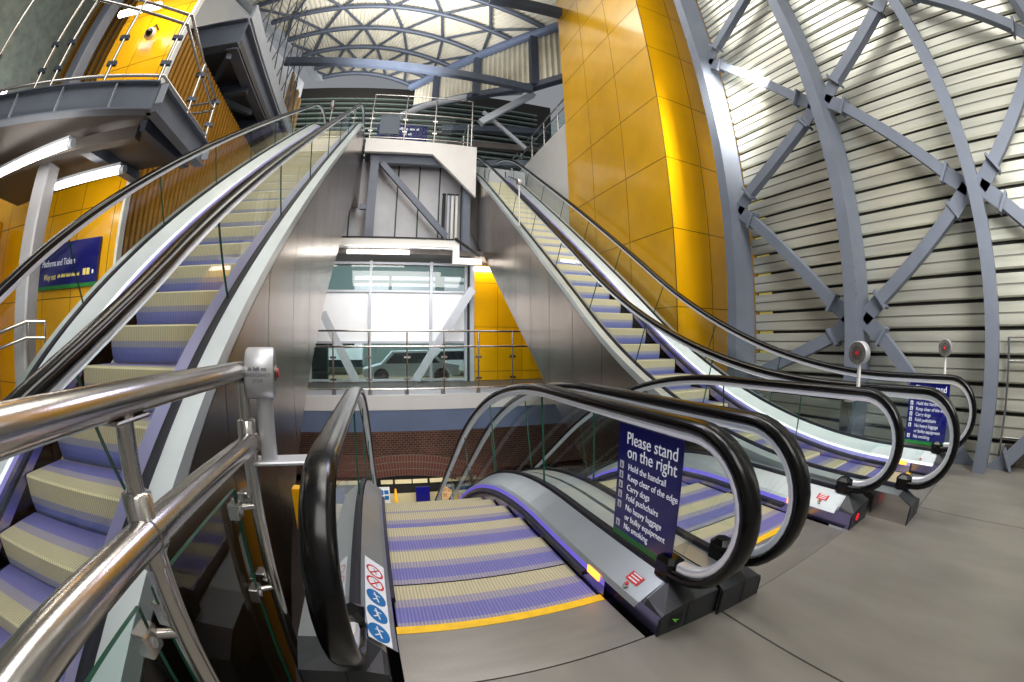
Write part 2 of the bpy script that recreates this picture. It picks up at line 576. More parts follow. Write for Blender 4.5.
        # -------- glass panels
        joints = [None]
        v = vcomb + joint0
        while v < vc1 - 0.9:
            joints.append(v); v += 1.30
        joints.append(None)
        for j in range(len(joints) - 1):
            va, vb_ = joints[j], joints[j + 1]
            def line(v):
                s = slope_of(zf, v); t = 0.665 / (1 + s * s)
                vt = v - s * t
                return (v, zd(v) + 0.22), (vt, zh(vt) + 0.885)
            cols = []
            if va is None:      # rounded near end
                for k in range(0, 11):
                    t = pi / 2 + (pi / 2) * (1 - k / 10)
                    vv = vc0 + 0.30 * cos(t)
                    cols.append(((max(vv, vfront + 0.10), max(0.22, 0.585 - 0.30 * sin(t))), (vv, 0.585 + 0.30 * sin(t))))
                va = vc0
                n = 4
            elif vb_ is None:
                vb_ = vc1; n = 8
            else:
                n = 8
            la = line(va) if joints[j] is not None else ((vc0, 0.22), (vc0, 0.885))
            lb = line(vb_) if joints[j + 1] is not None else ((vc1, zf(vc1) + 0.22), (vc1, zf(vc1) + 0.885))
            g = 0.004
            for k in range(n + 1):
                f = k / n
                bv = la[0][0] * (1 - f) + lb[0][0] * f + (g if k == 0 else -g if k == n else 0)
                tv = la[1][0] * (1 - f) + lb[1][0] * f + (g if k == 0 else -g if k == n else 0)
                cols.append(((bv, zd(bv) + 0.22), (tv, zh(tv) + 0.885)))
            if joints[j + 1] is None:
                ze = zh(vc1)
                for k in range(1, 10):
                    t = pi / 2 * (1 - k / 9)
                    cols.append(((vc1 + 0.30 * cos(t), ze + 0.585 - 0.30 * sin(t)), (vc1 + 0.30 * cos(t), ze + 0.585 + 0.30 * sin(t))))
            mb = MB()
            mb.grid([[(gx, a[0], a[1]), (gx, b[0], b[1])] for a, b in cols], 'glass', False)
            for cidx in (0, -1):       # polished rims at the joints
                a, b = cols[cidx]
                if abs(b[1] - a[1]) > 0.2:
                    mb.face([(gx - 0.006, a[0], a[1]), (gx + 0.006, a[0], a[1]), (gx + 0.006, b[0], b[1]), (gx - 0.006, b[0], b[1])], 'glass_edge')
            mb.build('glass_panel', root)
        # -------- outside cladding
        dep = clad_l if sd < 0 else clad_r
        if dep:
            mb = MB()
            xo = X(run_out) if run_out < box_out else X(box_out)
            vv0 = vcomb + 0.3
            segs = frange(vv0, vend, 1.0)
            for a_, b_ in zip(segs, segs[1:]):
                for (p, q, mt) in ((a_, b_ - 0.014, 'stainless_brown'), (b_ - 0.014, b_, 'seam_dark')):
                    n = 5 if mt != 'seam_dark' else 1
                    rows = []
                    for k in range(n + 1):
                        v = p + (q - p) * k / n
                        rows.append([(xo, v, zd(v) + 0.10), (xo, v, zf(v) - dep)])
                    mb.grid(rows, mt, True)
            mb.build('side_cladding', root)
    # soffit under the truss
    dep = max(clad_l or 0, clad_r or 0)
    if dep:
        mb = MB()
        xl, xr = u0 - run_out, u0 + W + run_out
        rows = [[(xl, v, zf(v) - dep), (xr, v, zf(v) - dep)] for v in frange(vcomb + 0.3, vend, 0.3)]
        mb.grid(rows, 'stainless_brown', True)
        mb.build('soffit_panel', root)
    # steps
    n = 0
    proto = None
    v = first_step
    while v < last_step:
        zt = zf(v) if up else zf(v + 0.4)
        if proto is None:
            mb = MB()
            x0, x1 = u0 + 0.012, u0 + W - 0.012
            lo = -0.275
            if up:      # riser faces the camera, nosing on the near edge
                pts = [(0.40, 0.0, None), (0.24, 0.0, 'tread_blue'), (0.15, 0.0, 'tread_mid'), (0.012, 0.0, 'tread_cream'), (0.0, -0.012, 'riser_cream'), (0.0, -0.115, 'riser_cream'),
                       (0.005, -0.16, 'riser_mid'), (0.012, -0.20, 'riser_blue'), (0.035, lo, 'riser_blue')]
            else:
                pts = [(0.0, 0.0, None), (0.05, 0.0, 'tread_mid'), (0.18, 0.0, 'tread_blue'), (0.25, 0.0, 'tread_mid'), (0.388, 0.0, 'tread_cream'), (0.40, -0.012, 'riser_cream'), (0.40, -0.1, 'riser_cream'),
                       (0.39, -0.20, 'riser_blue'), (0.365, lo, 'riser_blue')]
            for k in range(1, len(pts)):
                a_, b_ = pts[k - 1], pts[k]
                mb.face([(x0, a_[0], a_[1]), (x0, b_[0], b_[1]), (x1, b_[0], b_[1]), (x1, a_[0], a_[1])], b_[2])
            for xx in (x0, x1):
                mb.face([(xx, p[0], p[1]) for p in pts] + [(xx, pts[0][0], lo)], 'tread_blue')
            proto = mb.build('step')
            o = proto
        else:
            o = proto.copy()
            COL.objects.link(o)
        o.location = (0, v, zt - 0.006)
        attach(o, root)
        v += 0.40
        n += 1
    # landing plate and yellow comb
    mb = MB()
    mb.box(u0 + 0.002, u0 + W - 0.002, vfront + 0.02, vcomb - 0.05, -0.05, 0.004, 'plate')
    lp = mb.build('landing_plate', root)
    mb = MB()
    mb.box(u0 + 0.004, u0 + W - 0.004, vcomb - 0.05, vcomb + 0.004, -0.05, 0.007, 'comb_yellow')
    mb.build('comb', lp)
    return root, zf

ULOW = -4.95
D, zD = escalator('escalator', 'descending escalator beside the steel guard rail, with prohibition stickers and a yellow comb edge', -0.03,
                  [(3.85, -SL), (3.85 - ULOW / SL, SL)], 1.13, 1.56, 13.0, 1.22, 12.7, 1.56, 10.5, clad_l=1.15, clad_r=None,
                  run_out=0.36, led='purple_led', joint0=1.25, T=1.5, W=1.0, GD=0.195, GD_first=0.148, box_out=0.37, rail_breaks=[(4.39, -SL), (4.39 - ULOW / SL, SL)], rail_T=1.72)
Mm, zM = escalator('escalator', 'descending escalator in the middle of the bank, with a red no-entry symbol', 1.68,
                   [(3.85, -SL), (3.85 - ULOW / SL, SL)], 1.10, 1.54, 13.0, 1.20, 12.7, 1.54, 10.5, clad_l=None, clad_r=1.15,
                   run_out=0.32, led='purple_led', joint0=1.1, T=1.5, W=0.99, GD=0.19, box_out=0.33, rail_breaks=[(4.39, -SL), (4.39 - ULOW / SL, SL)], rail_T=1.72)
R_, zR = escalator('escalator', 'ascending escalator rising past the yellow tiled tower to the upper floor', 3.39,
                   [(3.83, SL), (3.83 + UP / SL, -SL)], 0.72, 1.16, 17.0, 0.79, 16.6, 1.16, 16.3, clad_l=2.05, clad_r=0.6,
                   led='lilac_led', joint0=0.9, W=0.957, T=2.2, box_out=0.33, GD=0.17, run_out=0.30)
L_, zL = escalator('escalator', 'long ascending escalator with cream and blue striped steps rising beside the steel gantry', -2.20,
                   [(0.81, SL), (0.81 + UP / SL, -SL)], -2.6, -2.0, 14.0, -2.3, 13.7, -1.60, 13.4, clad_l=0.6, clad_r=2.2,
                   led='lilac_led', joint0=0.72, W=1.0, T=1.05, GD=0.193, run_out=0.33)

# stickers and small signs on the decks -------------------------------------------------
def deck_pt(us, sd, d, v, lift=0.003, run=0.15):
    """point on the sloping inner deck (flat landing part)"""
    z = 0.125 + 0.085 * (d - 0.02) / run
    return Vector((us + sd * d, v, z + lift))
def sticker_strip(parent, us, sd):
    nrm = Vector((-sd * 0.085, 0, 0.09)).normalized()
    dp = lambda d, v, l=0.003: deck_pt(us, sd, d, v, l, 0.09)
    mb = MB()
    mb.face([dp(0.018, 1.27), dp(0.104, 1.27), dp(0.104, 1.93), dp(0.018, 1.93)], 'sticker_white')
    st = mb.build('warning_sticker', parent)
    for i, v in enumerate((1.33, 1.46, 1.59, 1.715, 1.825)):
        c = dp(0.061, v, 0.0045)
        mb = MB()
        ax1 = Vector((sd * 0.09, 0, 0.085)).normalized(); ax2 = Vector((0, 1, 0))
        def ell(rx, ry, lift, mt, r0=None):
            pts = [c + nrm * lift + ax1 * rx * cos(2 * pi * k / 28) + ax2 * ry * sin(2 * pi * k / 28) for k in range(28)]
            if r0 is None:
                mb.face(pts, mt)
            else:
                inn = [c + nrm * lift + ax1 * rx * r0 * cos(2 * pi * k / 28) + ax2 * ry * r0 * sin(2 * pi * k / 28) for k in range(28)]
                mb.grid([inn, pts], mt, False, True)
        def bar(x0, y0, x1, y1, w, mt, lift):
            p = c + nrm * lift + ax1 * x0 + ax2 * y0; q = c + nrm * lift + ax1 * x1 + ax2 * y1
            d = (q - p).normalized(); s_ = d.cross(nrm) * w
            mb.face([p - s_, p + s_, q + s_, q - s_], mt)
        if i < 3:
            ell(0.052, 0.056, 0, 'sticker_blue')
            bar(-0.012, -0.03, 0.010, 0.035, 0.004, 'sticker_white', 0.001)
            bar(0.0, -0.01, 0.020, -0.03, 0.003, 'sticker_white', 0.001)
            bar(-0.02, 0.02, 0.018, 0.012, 0.003, 'sticker_white', 0.001)
            ell(0.007, 0.010, 0.001, 'sticker_white') if i == 1 else None
        else:
            ell(0.048, 0.047, 0, 'sticker_white')
            ell(0.050, 0.050, 0.0006, 'sticker_red', 0.78)
            bar(-0.010, -0.02, 0.006, 0.024, 0.003, 'letter_grey', 0.0007)
            bar(-0.024, 0.032, 0.024, -0.032, 0.004, 'sticker_red', 0.0012)
        mb.build('pictogram', st)
sticker_strip(D, -0.03, -1)
W = 1.03
def stop_label(parent, us, sd, v):
    nrm = Vector((-sd * 0.085, 0, 0.15)).normalized()
    mb = MB()
    mb.face([deck_pt(us, sd, 0.062, v), deck_pt(us, sd, 0.108, v), deck_pt(us, sd, 0.108, v + 0.10), deck_pt(us, sd, 0.062, v + 0.10)], 'sticker_red')
    o = mb.build('stop_label', parent)
    mb = MB()
    for k in range(3):
        a = 0.070 + 0.014 * k
        mb.face([deck_pt(us, sd, a, v + 0.015, .004), deck_pt(us, sd, a + 0.006, v + 0.015, .004), deck_pt(us, sd, a + 0.006, v + 0.085, .004), deck_pt(us, sd, a, v + 0.085, .004)], 'sticker_white')
    mb.build('label_lettering', o)
    mb = MB()
    mb.disc(deck_pt(us, sd, 0.042, v + 0.05, 0.0), nrm, 0.018, 'chrome', 20, 0.01)
    mb.disc(deck_pt(us, sd, 0.042, v + 0.05, 0.011), nrm, 0.009, 'sticker_red', 16, 0.006)
    mb.build('key_switch', parent)
stop_label(D, 0.97, 1, 1.36)
stop_label(Mm, 2.67, 1, 1.36)
stop_label(R_, 4.347, 1, 0.98)
# running indicators on the end caps
mb = MB()
y = 1.13 - 0.0085
mb.face([(1.065, y, 0.035), (1.135, y, 0.035), (1.135, y, 0.105), (1.065, y, 0.105)], 'seal')
ind = mb.build('direction_indicator', D)
mb = MB()
y -= 0.002
mb.face([(1.075, y, 0.085), (1.125, y, 0.062), (1.103, y, 0.062)], 'green_led')
mb.face([(1.075, y, 0.085), (1.103, y, 0.062), (1.108, y, 0.045)], 'green_led')
mb.build('green_arrow', ind)
mb = MB()
y = 1.10 - 0.0085
mb.face([(2.775, y, 0.03), (2.85, y, 0.03), (2.85, y, 0.11), (2.775, y, 0.11)], 'seal')
ind = mb.build('direction_indicator', Mm)
mb = MB()
mb.ring((2.812, y - 0.002, 0.07), (0, 1, 0), 0.017, 0.027, 'red_led')
mb.box(2.798, 2.826, y - 0.003, y - 0.002, 0.065, 0.075, 'red_led')
mb.build('no_entry_symbol', ind)

# ------------------------------------------------------------------ instruction signs on the glass
def glass_sign(u, v0, v1, z0, z1, label):
    t = thing('safety_sign', (u, (v0 + v1) / 2, z0), label, 'sign')
    x = u - 0.006
    mb = MB()
    mb.box(x - 0.004, x, v0, v1, z0 + 0.05, z1, 'sign_blue')
    mb.build('panel', t)
    mb = MB()
    mb.box(x - 0.0042, x, v0, v1, z0 + 0.015, z0 + 0.05, 'sign_green')
    mb.build('green_band', t)
    h = z1 - z0
    w = v1 - v0
    xt = x - 0.0055
    def put(s, fz, size, ind, mt='letter_white'):
        text(s, size, (xt, v1 - w * ind, z0 + h * fz), (0, -1, 0), (0, 0, 1), mt, 'lettering', t, xscale=0.93)
    put('Please stand', 0.845, 0.088, 0.15)
    put('on the right', 0.735, 0.088, 0.17)
    rows = [('Hold the handrail', 0.635), ('Keep clear of the edge', 0.550), ('Carry dogs', 0.465), ('Fold pushchairs', 0.380),
            ('No heavy luggage', 0.290), ('or bulky equipment', 0.205), ('No smoking', 0.120)]
    for s_, fz in rows:
        put(s_, fz, 0.047, 0.20)
        if s_.startswith('or '):
            continue
        mb = MB()
        a = v1 - w * 0.05; zz = z0 + h * fz - 0.004
        mb.face([(xt, a, zz), (xt, a - 0.036, zz), (xt, a - 0.036, zz + 0.040), (xt, a, zz + 0.040)], 'sticker_white')
        mb.face([(xt - .0006, a - 0.012, zz + 0.006), (xt - .0006, a - 0.024, zz + 0.006), (xt - .0006, a - 0.020, zz + 0.030), (xt - .0006, a - 0.014, zz + 0.030)], 'sign_blue')
        mb.build('pictogram', t)
    return t
glass_sign(1.165, 1.29, 1.80, 0.225, 0.855, 'blue safety sign with six instructions on the descending escalator beside the guard rail')
glass_sign(4.517, 0.79, 1.31, 0.245, 0.875, 'blue safety sign with six instructions near the grey plank wall, half hidden by a handrail')

# ------------------------------------------------------------------ emergency stop drums
def stop_drum(u, v, z, label, face=-1, foot='post', zfoot=0.21, r=0.085, glass_u=None):
    t = thing('emergency_stop', (u, v, zfoot), label, 'emergency stop button')
    mb = MB()
    n = 40
    prof = [(-0.05, 0.0), (-0.05, r - 0.006), (-0.044, r), (0.044, r), (0.05, r - 0.006), (0.05, 0.0)]
    rows = [[(u + a, v + b * cos(2 * pi * k / n), z + b * sin(2 * pi * k / n)) for k in range(n)] for a, b in prof]
    mb.grid(rows[1:5], 'drum_side', True, True)
    mb.build('drum', t)
    mb = MB()
    for f in ((face,) if foot == 'post' else (face, -face)):
        mb.ring((u + f * 0.0505, v, z), (1, 0, 0), 0.0, r - 0.004, 'brushed', 40)
        mb.ring((u + f * 0.0515, v, z), (1, 0, 0), 0.038, 0.046, 'bronze', 40)
    mb.build('face_plate', t)
    mb = MB()
    a = u + face * 0.05
    mb.disc((a, v, z), (face, 0, 0), 0.026, 'bronze', 24, 0.008)
    mb.disc((a + face * 0.008, v, z), (face, 0, 0), 0.016, 'sticker_red', 20, 0.006)
    mb.build('push_button', t)
    mb = MB()
    if foot == 'post':
        mb.tube([(u, v, zfoot), (u, v, z - r + 0.005)], 0.016, 'white_paint', 16)
        mb.disc((u, v, zfoot), (0, 0, 1), 0.04, 'white_paint', 24, 0.012)
        if glass_u is not None:
            mb.cbox(min(u, glass_u), max(u, glass_u), v - 0.03, v + 0.03, zfoot - 0.01, zfoot + 0.002, 'white_paint', 0.003)
    else:
        mb.tube([(u + 0.01, v, zfoot), (u + 0.01, v, z - r + 0.005)], 0.030, 'drum_side', 20)
    p = mb.build('post', t)
    if foot != 'post':
        mb = MB()
        mb.cbox(u - 0.055, u + 0.24, v - 0.05, v + 0.05, zfoot - 0.014, zfoot, 'drum_side', 0.005)
        mb.build('bracket_plate', t)
        t.rotation_euler = (0, 0, radians(11))
        for i, s_ in enumerate(('', 'EMERGENCY', 'STOP')):
            if not s_:
                strokes(u - 0.036, u + 0.03, v - r - 0.0008, z + 0.014, 0.011, 'letter_grey', 'small_lettering', t, 2)
                continue
            text(s_, 0.0155, (u - 0.004, v - r - 0.0012, z + 0.014 - 0.019 * i), (1, 0, 0), (0, 0, 1), 'letter_grey', 'lettering', t, 'CENTER', 0.0004)
    return t
stop_drum(-0.41, 1.40, 1.155, 'silver emergency stop drum on a bracket at the end of the guard rail', 1, 'bracket', 0.865)
stop_drum(3.065, 1.36, 1.175, 'emergency stop button on a white post between the middle and tower escalators', -1, zfoot=0.85, glass_u=2.865)
stop_drum(4.66, 0.90, 1.195, 'emergency stop button on a white post against the grey plank wall', -1, zfoot=0.87, glass_u=4.525)
stop_drum(-2.20, 13.3, 9.42, 'white emergency stop drum on a post at the top of the striped escalator', 1, 'post', 8.12, r=0.19)
stop_drum(3.10, 9.0, 5.0, 'small white stop button post partway up the tower escalator balustrade', -1, 'post', 3.9, r=0.08)

# ------------------------------------------------------------------ floors
mb = MB()
mb.box(-0.40, 3.065, -5, 1.145, -0.30, 0, 'floor_sheet')
mb.box(3.065, 4.765, -5, 0.735, -0.30, 0, 'floor_sheet')
mb.box(4.765, 7.0, -5, 5.66, -0.30, 0, 'floor_sheet')
struct(mb, 'floor')
mb = MB()
mb.box(-9.5, -2.45, -5, 7.0, -0.30, 0, 'floor_sheet')
mb.box(-2.45, -0.80, -5, -2.0, -0.30, 0, 'floor_sheet')
struct(mb, 'floor_left')
mb = MB()
mb.box(-9, 9, -5, 24, ULOW - 0.3, ULOW, 'soffit')
struct(mb, 'floor_lower')
mb = MB()
mb.box(-0.40, -0.36, -5, 1.10, -0.28, -0.001, 'grey_paint_dark')
mb.box(-0.335, 3.06, 1.60, 1.66, -1.2, -0.12, 'dark_void')
struct(mb, 'trim_1')

# ------------------------------------------------------------------ steel guard rail at the near floor edge
g = thing('guard_rail', (-0.47, 0.7, 0.0), 'stainless guard rail with two tubes and clamped glass, ending at the silver stop drum', 'railing')
mb = MB(); mb.tube([(-0.47, -1.2, 1.165), (-0.47, 1.345, 1.165)], 0.031, 'chrome', 24); mb.build('top_rail', g)
mb = MB(); mb.tube([(-0.46, -1.2, 0.925), (-0.46, 1.40, 0.925)], 0.036, 'chrome', 24); mb.build('handrail', g)
for v in (-0.10, 0.63, 1.38):
    mb = MB()
    mb.tube([(-0.47, v, 0.99), (-0.47, v, 1.14)], 0.020, 'chrome', 20)
    mb.tube([(-0.47, v, -0.28), (-0.47, v, 0.985), (-0.47, v, 0.992)], [0.0235, 0.0235, 0.0225], 'chrome', 20)
    mb.tube([(-0.47, v, 0.86), (-0.47, v, 1.0), (-0.47, v, 1.005)], [0.033, 0.033, 0.024], 'chrome', 24)
    mb.tube([(-0.47, v + 0.035, -0.28), (-0.47, v + 0.035, 0.86)], 0.012, 'chrome', 14)
    p = mb.build('post', g)
    mb = MB()
    mb.cbox(-0.50, -0.44, v - 0.06, v + 0.06, 1.128, 1.136, 'chrome', 0.003)
    mb.build('saddle', p)
    mb = MB()
    mb.tube([(-0.46, v - 0.012, 0.925), (-0.46, v + 0.012, 0.925)], 0.0395, 'chrome', 24)
    mb.build('collar', p)
    for z in (0.70, 0.36):
        for s_ in (-1, 1):
            mb = MB()
            mb.cbox(-0.555, -0.515, v + (0.03 if s_ > 0 else -0.095), v + (0.095 if s_ > 0 else -0.03), z - 0.03, z + 0.03, 'chrome', 0.004)
            mb.tube([(-0.52, v + s_ * 0.035, z), (-0.47, v + s_ * 0.01, z)], 0.012, 'chrome', 12)
            mb.disc((-0.515, v + s_ * 0.065, z), (1, 0, 0), 0.012, 'drum_side', 16, 0.004)
            mb.build('glass_clamp', p)
for a, b in ((-1.2, -0.14), (-0.06, 0.59), (0.67, 1.34)):
    mb = MB()
    mb.face([(-0.535, a, -0.20), (-0.535, b, -0.20), (-0.535, b, 0.77), (-0.535, a, 0.77)], 'glass_green')
    mb.face([(-0.541, a, 0.77), (-0.529, a, 0.77), (-0.529, b, 0.77), (-0.541, b, 0.77)], 'glass_edge')
    mb.face([(-0.541, b, -0.2), (-0.529, b, -0.2), (-0.529, b, 0.77), (-0.541, b, 0.77)], 'glass_edge')
    mb.face([(-0.541, a, -0.2), (-0.529, a, -0.2), (-0.529, a, 0.77), (-0.541, a, 0.77)], 'glass_edge')
    mb.build('glass_panel', g)
mb = MB()
mb.box(-0.70, -0.60, 2.95, 3.05, -4.95, 0.20, 'yellow_tile')
solo(mb, 'yellow_post', 'yellow painted post in the gap behind the guard rail glass', 'post')

# ------------------------------------------------------------------ grey plank wall
def plank_wall():
    prof = []; mts = []
    z = -1.2
    while z < 13:
        prof += [(5.29, z), (5.26, z + 0.02), (5.26, z + 0.12), (5.272, z + 0.125), (5.272, z + 0.137), (5.26, z + 0.142), (5.26, z + 0.245), (5.29, z + 0.252), (5.34, z + 0.254), (5.34, z + 0.288)]
        mts += ['siding', 'siding', 'siding_line', 'siding_line', 'siding_line', 'siding', 'siding', 'siding_gap', 'siding_gap', 'siding_gap']
        z += 0.29
    return prof, mts[:-1]
prof, mts = plank_wall()
mb = MB()
mb.grid([[(x, v, z) for x, z in prof] for v in (4.22, 2.0, 0.0, -2.0, -5.0)], 'siding', False, mts=mts)
mb.face([(5.36, 4.24, -1.2), (7.2, 4.24, -1.2), (7.2, 4.24, 13), (5.36, 4.24, 13)], 'siding_gap')
struct(mb, 'wall_right')
# yellow light in the slots beside the tower rib, put in as glowing strips
mb = MB()
z = -1.2 + 0.29 * 5
while z < 9:
    mb.box(5.335, 5.339, 3.93 - 0.0, 4.20, z - 0.036, z - 0.002, 'letter_yellow')
    z += 0.29
struct(mb, 'trim_2')

# curved ribs with their braces
RX = 5.02
nodes = {4.33: (0.6, 3.25, 6.15, 9.05), 2.26: (1.52, 4.42, 7.3, 10.2), 0.30: (-0.1, 2.82, 5.6, 8.5), -1.75: (1.4, 4.3, 7.2, 10.0)}
rib_lab = {4.33: 'grey steel rib standing against the yellow tower', 2.26: 'grey steel rib behind the stop button post, between tower rib and floor rib',
           0.30: 'grey steel rib meeting the floor beside the railing', -1.75: 'grey steel rib at the end of the plank wall past the bare railing'}
for v, lab in rib_lab.items():
    t = thing('steel_rib', (5.0, v, 0), lab, 'steel rib')
    mb = MB()
    rows = []
    for z in frange(-0.0, 13.0, 0.65):
        # faint outward bow, as in the photograph
        off = 0.06 * sin(max(0, min(1, z / 7.0)) * pi)
        zz = max(z, 0.0) if v < 4 else z
        a, b = 4.76 + off, 5.25
        rows.append([(a, v - 0.09, zz), (a, v + 0.09, zz), (b, v + 0.09, zz), (b, v - 0.09, zz)])
    mb.grid(rows, 'grey_paint', False, True)
    mb.face(rows[-1], 'grey_paint'); mb.face(rows[0][::-1], 'grey_paint')
    mb.build('rib_post', t)
    for z in (1.8, 1.95, 2.1) if v < 3 else (7.3, 7.42, 7.54):
        mb = MB(); mb.box(4.81, 4.835, v - 0.0915, v - 0.0895, z - 0.015, z + 0.015, 'grey_paint_dark'); mb.build('bolt_plate', t)
    for z in nodes[v]:
        mb = MB()
        for s_ in (-1, 1):
            if v == -1.75 and s_ < 0: continue
            if v == 4.33 and s_ > 0: continue
            for dz in (-1, 1):
                if z + dz * 0.3 < 0.1: continue
                p = Vector((RX, v + s_ * 0.09, z)); q = Vector((RX, v + s_ * 0.36, z + dz * 0.20))
                mb.beam(p, q, 0.02, 0.20, 'grey_paint', (0, 0, 1))
                mb.beam(q + Vector((0, 0, 0)), q + Vector((0, s_ * 0.03, dz * 0.022)), 0.17, 0.25, 'grey_paint', (0, 0, 1))
        mb.build('gusset', t)
vs_ = sorted(nodes, reverse=True)
for va, vb in zip(vs_, vs_[1:]):
    root = [o for o in COL.objects if o.name.startswith('steel_rib') and o.type == 'EMPTY' and abs(o.location.y - va) < 0.01][0]
    for za in nodes[va]:
        for zb_ in nodes[vb]:
            if abs(za - zb_) < 2.2:
                p = Vector((RX, va - 0.36, 0)); q = Vector((RX, vb + 0.36, 0))
                s_ = 0.20 if zb_ > za else -0.20
                p.z = za + s_; q.z = zb_ - s_
                if min(p.z, q.z) < 0.0:
                    continue
                mb = MB(); mb.beam(p, q, 0.13, 0.15, 'grey_paint', (0, 0, 1)); mb.build('brace', root)

# ------------------------------------------------------------------ railing at the edge of the frame
def railing(name, label, pts, posts, h, rails, pr=0.022, rr=0.022, glass_z=None, mt='chrome', clamps=True, pane='glass_green', group=None, post_top=None):
    """pts: polyline at floor level; posts: list of fractions (seg, t); rails: [(height, radius)]"""
    t = thing(name, pts[0], label, 'railing', group)
    P = [Vector(p) for p in pts]
    for z, r in rails:
        mb = MB(); mb.tube([p + Vector((0, 0, z)) for p in P], r, mt, 12); mb.build('rail', t)
    pp = []
    for s_, f in posts:
        p = P[s_].lerp(P[s_ + 1], f)
        d = (P[s_ + 1] - P[s_]).normalized()
        pp.append((s_, p))
        mb = MB(); mb.tube([p, p + Vector((0, 0, post_top or h))], pr, mt, 12)
        mb.disc(p, (0, 0, 1), pr * 2.2, mt, 16, 0.012)
        po = mb.build('post', t)
        if glass_z and clamps:
            for f2 in (0.22, 0.78):
                z = glass_z[0] + (glass_z[1] - glass_z[0]) * f2
                mb = MB(); mb.beam(p + d * -0.075 + Vector((0, 0, z)), p + d * 0.075 + Vector((0, 0, z)), 0.035, 0.05, mt); mb.build('glass_clamp', po)
    if glass_z:
        for (s1, a), (s2, b) in zip(pp, pp[1:]):
            if s1 != s2:
                continue
            d = (b - a).normalized() * 0.04
            a2, b2 = a + d, b - d
            mb = MB()
            mb.face([a2 + Vector((0, 0, glass_z[0])), b2 + Vector((0, 0, glass_z[0])), b2 + Vector((0, 0, glass_z[1])), a2 + Vector((0, 0, glass_z[1]))], pane)
            mb.build('glass_panel', t)
    return t
railing('railing', 'tall bare steel railing on the floor in front of the plank wall', [(5.15, 0.07, 0), (5.15, -1.55, 0)], [(0, 0.0), (0, 0.42), (0, 0.9)], 1.08,
        [(1.30, 0.014), (1.06, 0.02), (0.30, 0.014)], 0.018, glass_z=None, post_top=1.30)
mb = MB(); mb.box(5.18, 5.24, -1.5, 0.0, 0.0, 0.22, 'bronze')
solo(mb, 'skirting_heater', 'low metal box on the floor behind the railing by the plank wall', 'heater')
mb = MB(); mb.cbox(4.70, 4.755, 2.19, 2.33, 0.27, 0.62, 'bronze', 0.01)
ic = solo(mb, 'mounted_control_box', 'small bronze control box on the rib, seen through the middle escalator glass', 'control box')

# ------------------------------------------------------------------ yellow tiled tower
def tiled(mb, origin, du, n_u, n_z, su, sz, nrm, mt, gap=0.006, off=0.0, zoff=0.0, umax=None, zmax=None):
    """tiles of su x sz on a wall plane; du = direction along the wall"""
    o = Vector(origin); du = Vector(du); nrm = Vector(nrm)
    for i in range(n_u):
        for j in range(n_z):
            a = i * su + gap; b = (i + 1) * su - gap
            if umax: b = min(b, umax)
            c = j * sz + gap; d = (j + 1) * sz - gap
            if zmax: d = min(d, zmax)
            p = [o + du * a + Vector((0, 0, c)), o + du * b + Vector((0, 0, c)), o + du * b + Vector((0, 0, d)), o + du * a + Vector((0, 0, d))]
            q = [x + nrm * 0.012 for x in p]
            mb.face(q, mt)
            for k in range(4):
                mb.face([p[k], p[(k + 1) % 4], q[(k + 1) % 4], q[k]], 'joint')
tw = thing('tiled_tower', (5.6, 7.7, -0.9), 'tall yellow tiled tower rising beside the ascending escalator', 'tower')
mb = MB(); mb.box(4.815, 7.2, 5.665, 9.88, -0.95, 13.0, 'joint'); mb.build('tower_core', tw)
mb = MB(); tiled(mb, (4.815, 5.66, -0.95), (0, 1, 0), 3, 10, 1.405, 1.40, (-1, 0, 0), 'yellow_tile_shaded', zmax=13.9); mb.build('side_tiles', tw)
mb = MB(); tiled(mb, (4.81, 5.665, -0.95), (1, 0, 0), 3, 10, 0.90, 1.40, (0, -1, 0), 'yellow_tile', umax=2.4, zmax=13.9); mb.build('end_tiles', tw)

# ------------------------------------------------------------------ balcony across the void
mb = MB(); mb.box(-4.5, 6.6, 10.02, 13.3, -0.34, -0.005, 'soffit'); mb.box(-4.5, 6.6, 10.0, 10.03, -0.02, 0.0, 'grey_pale'); struct(mb, 'floor_balcony')
mb = MB(); mb.box(-4.5, 6.6, 9.98, 10.02, -0.36, -0.005, 'white_panel'); struct(mb, 'trim_3')
mb = MB(); mb.ibeam((-4.5, 10.12, -0.62), (6.6, 10.12, -0.62), 0.22, 0.52, 'beam_blue', 0.03)
mb.box(-4.5, 6.6, 10.0, 10.03, -0.88, -0.36, 'beam_blue')
solo(mb, 'edge_beam', 'blue grey steel beam under the white balcony fascia', 'beam')
bp = [(-2.85 + 0.88 * i) for i in range(10)]
t = railing('railing', 'glass panelled balcony railing with two horizontal rails in front of the white glazing', [(-3.4, 10.08, 0), (5.6, 10.08, 0)],
            [(0, (x + 3.4) / 9.0) for x in (-2.84, -1.96, -1.10, -0.23, 0.68, 1.57, 2.42, 3.29, 4.14, 5.0)], 1.14, [(1.50, 0.024), (1.13, 0.024), (0.13, 0.02)], 0.022, glass_z=(0.16, 1.08), post_top=1.5)
mb = MB()
for i in range(9):
    x = -2.84 + 0.875 * i
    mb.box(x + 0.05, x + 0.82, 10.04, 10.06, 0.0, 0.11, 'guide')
mb.build('kick_plate', t)

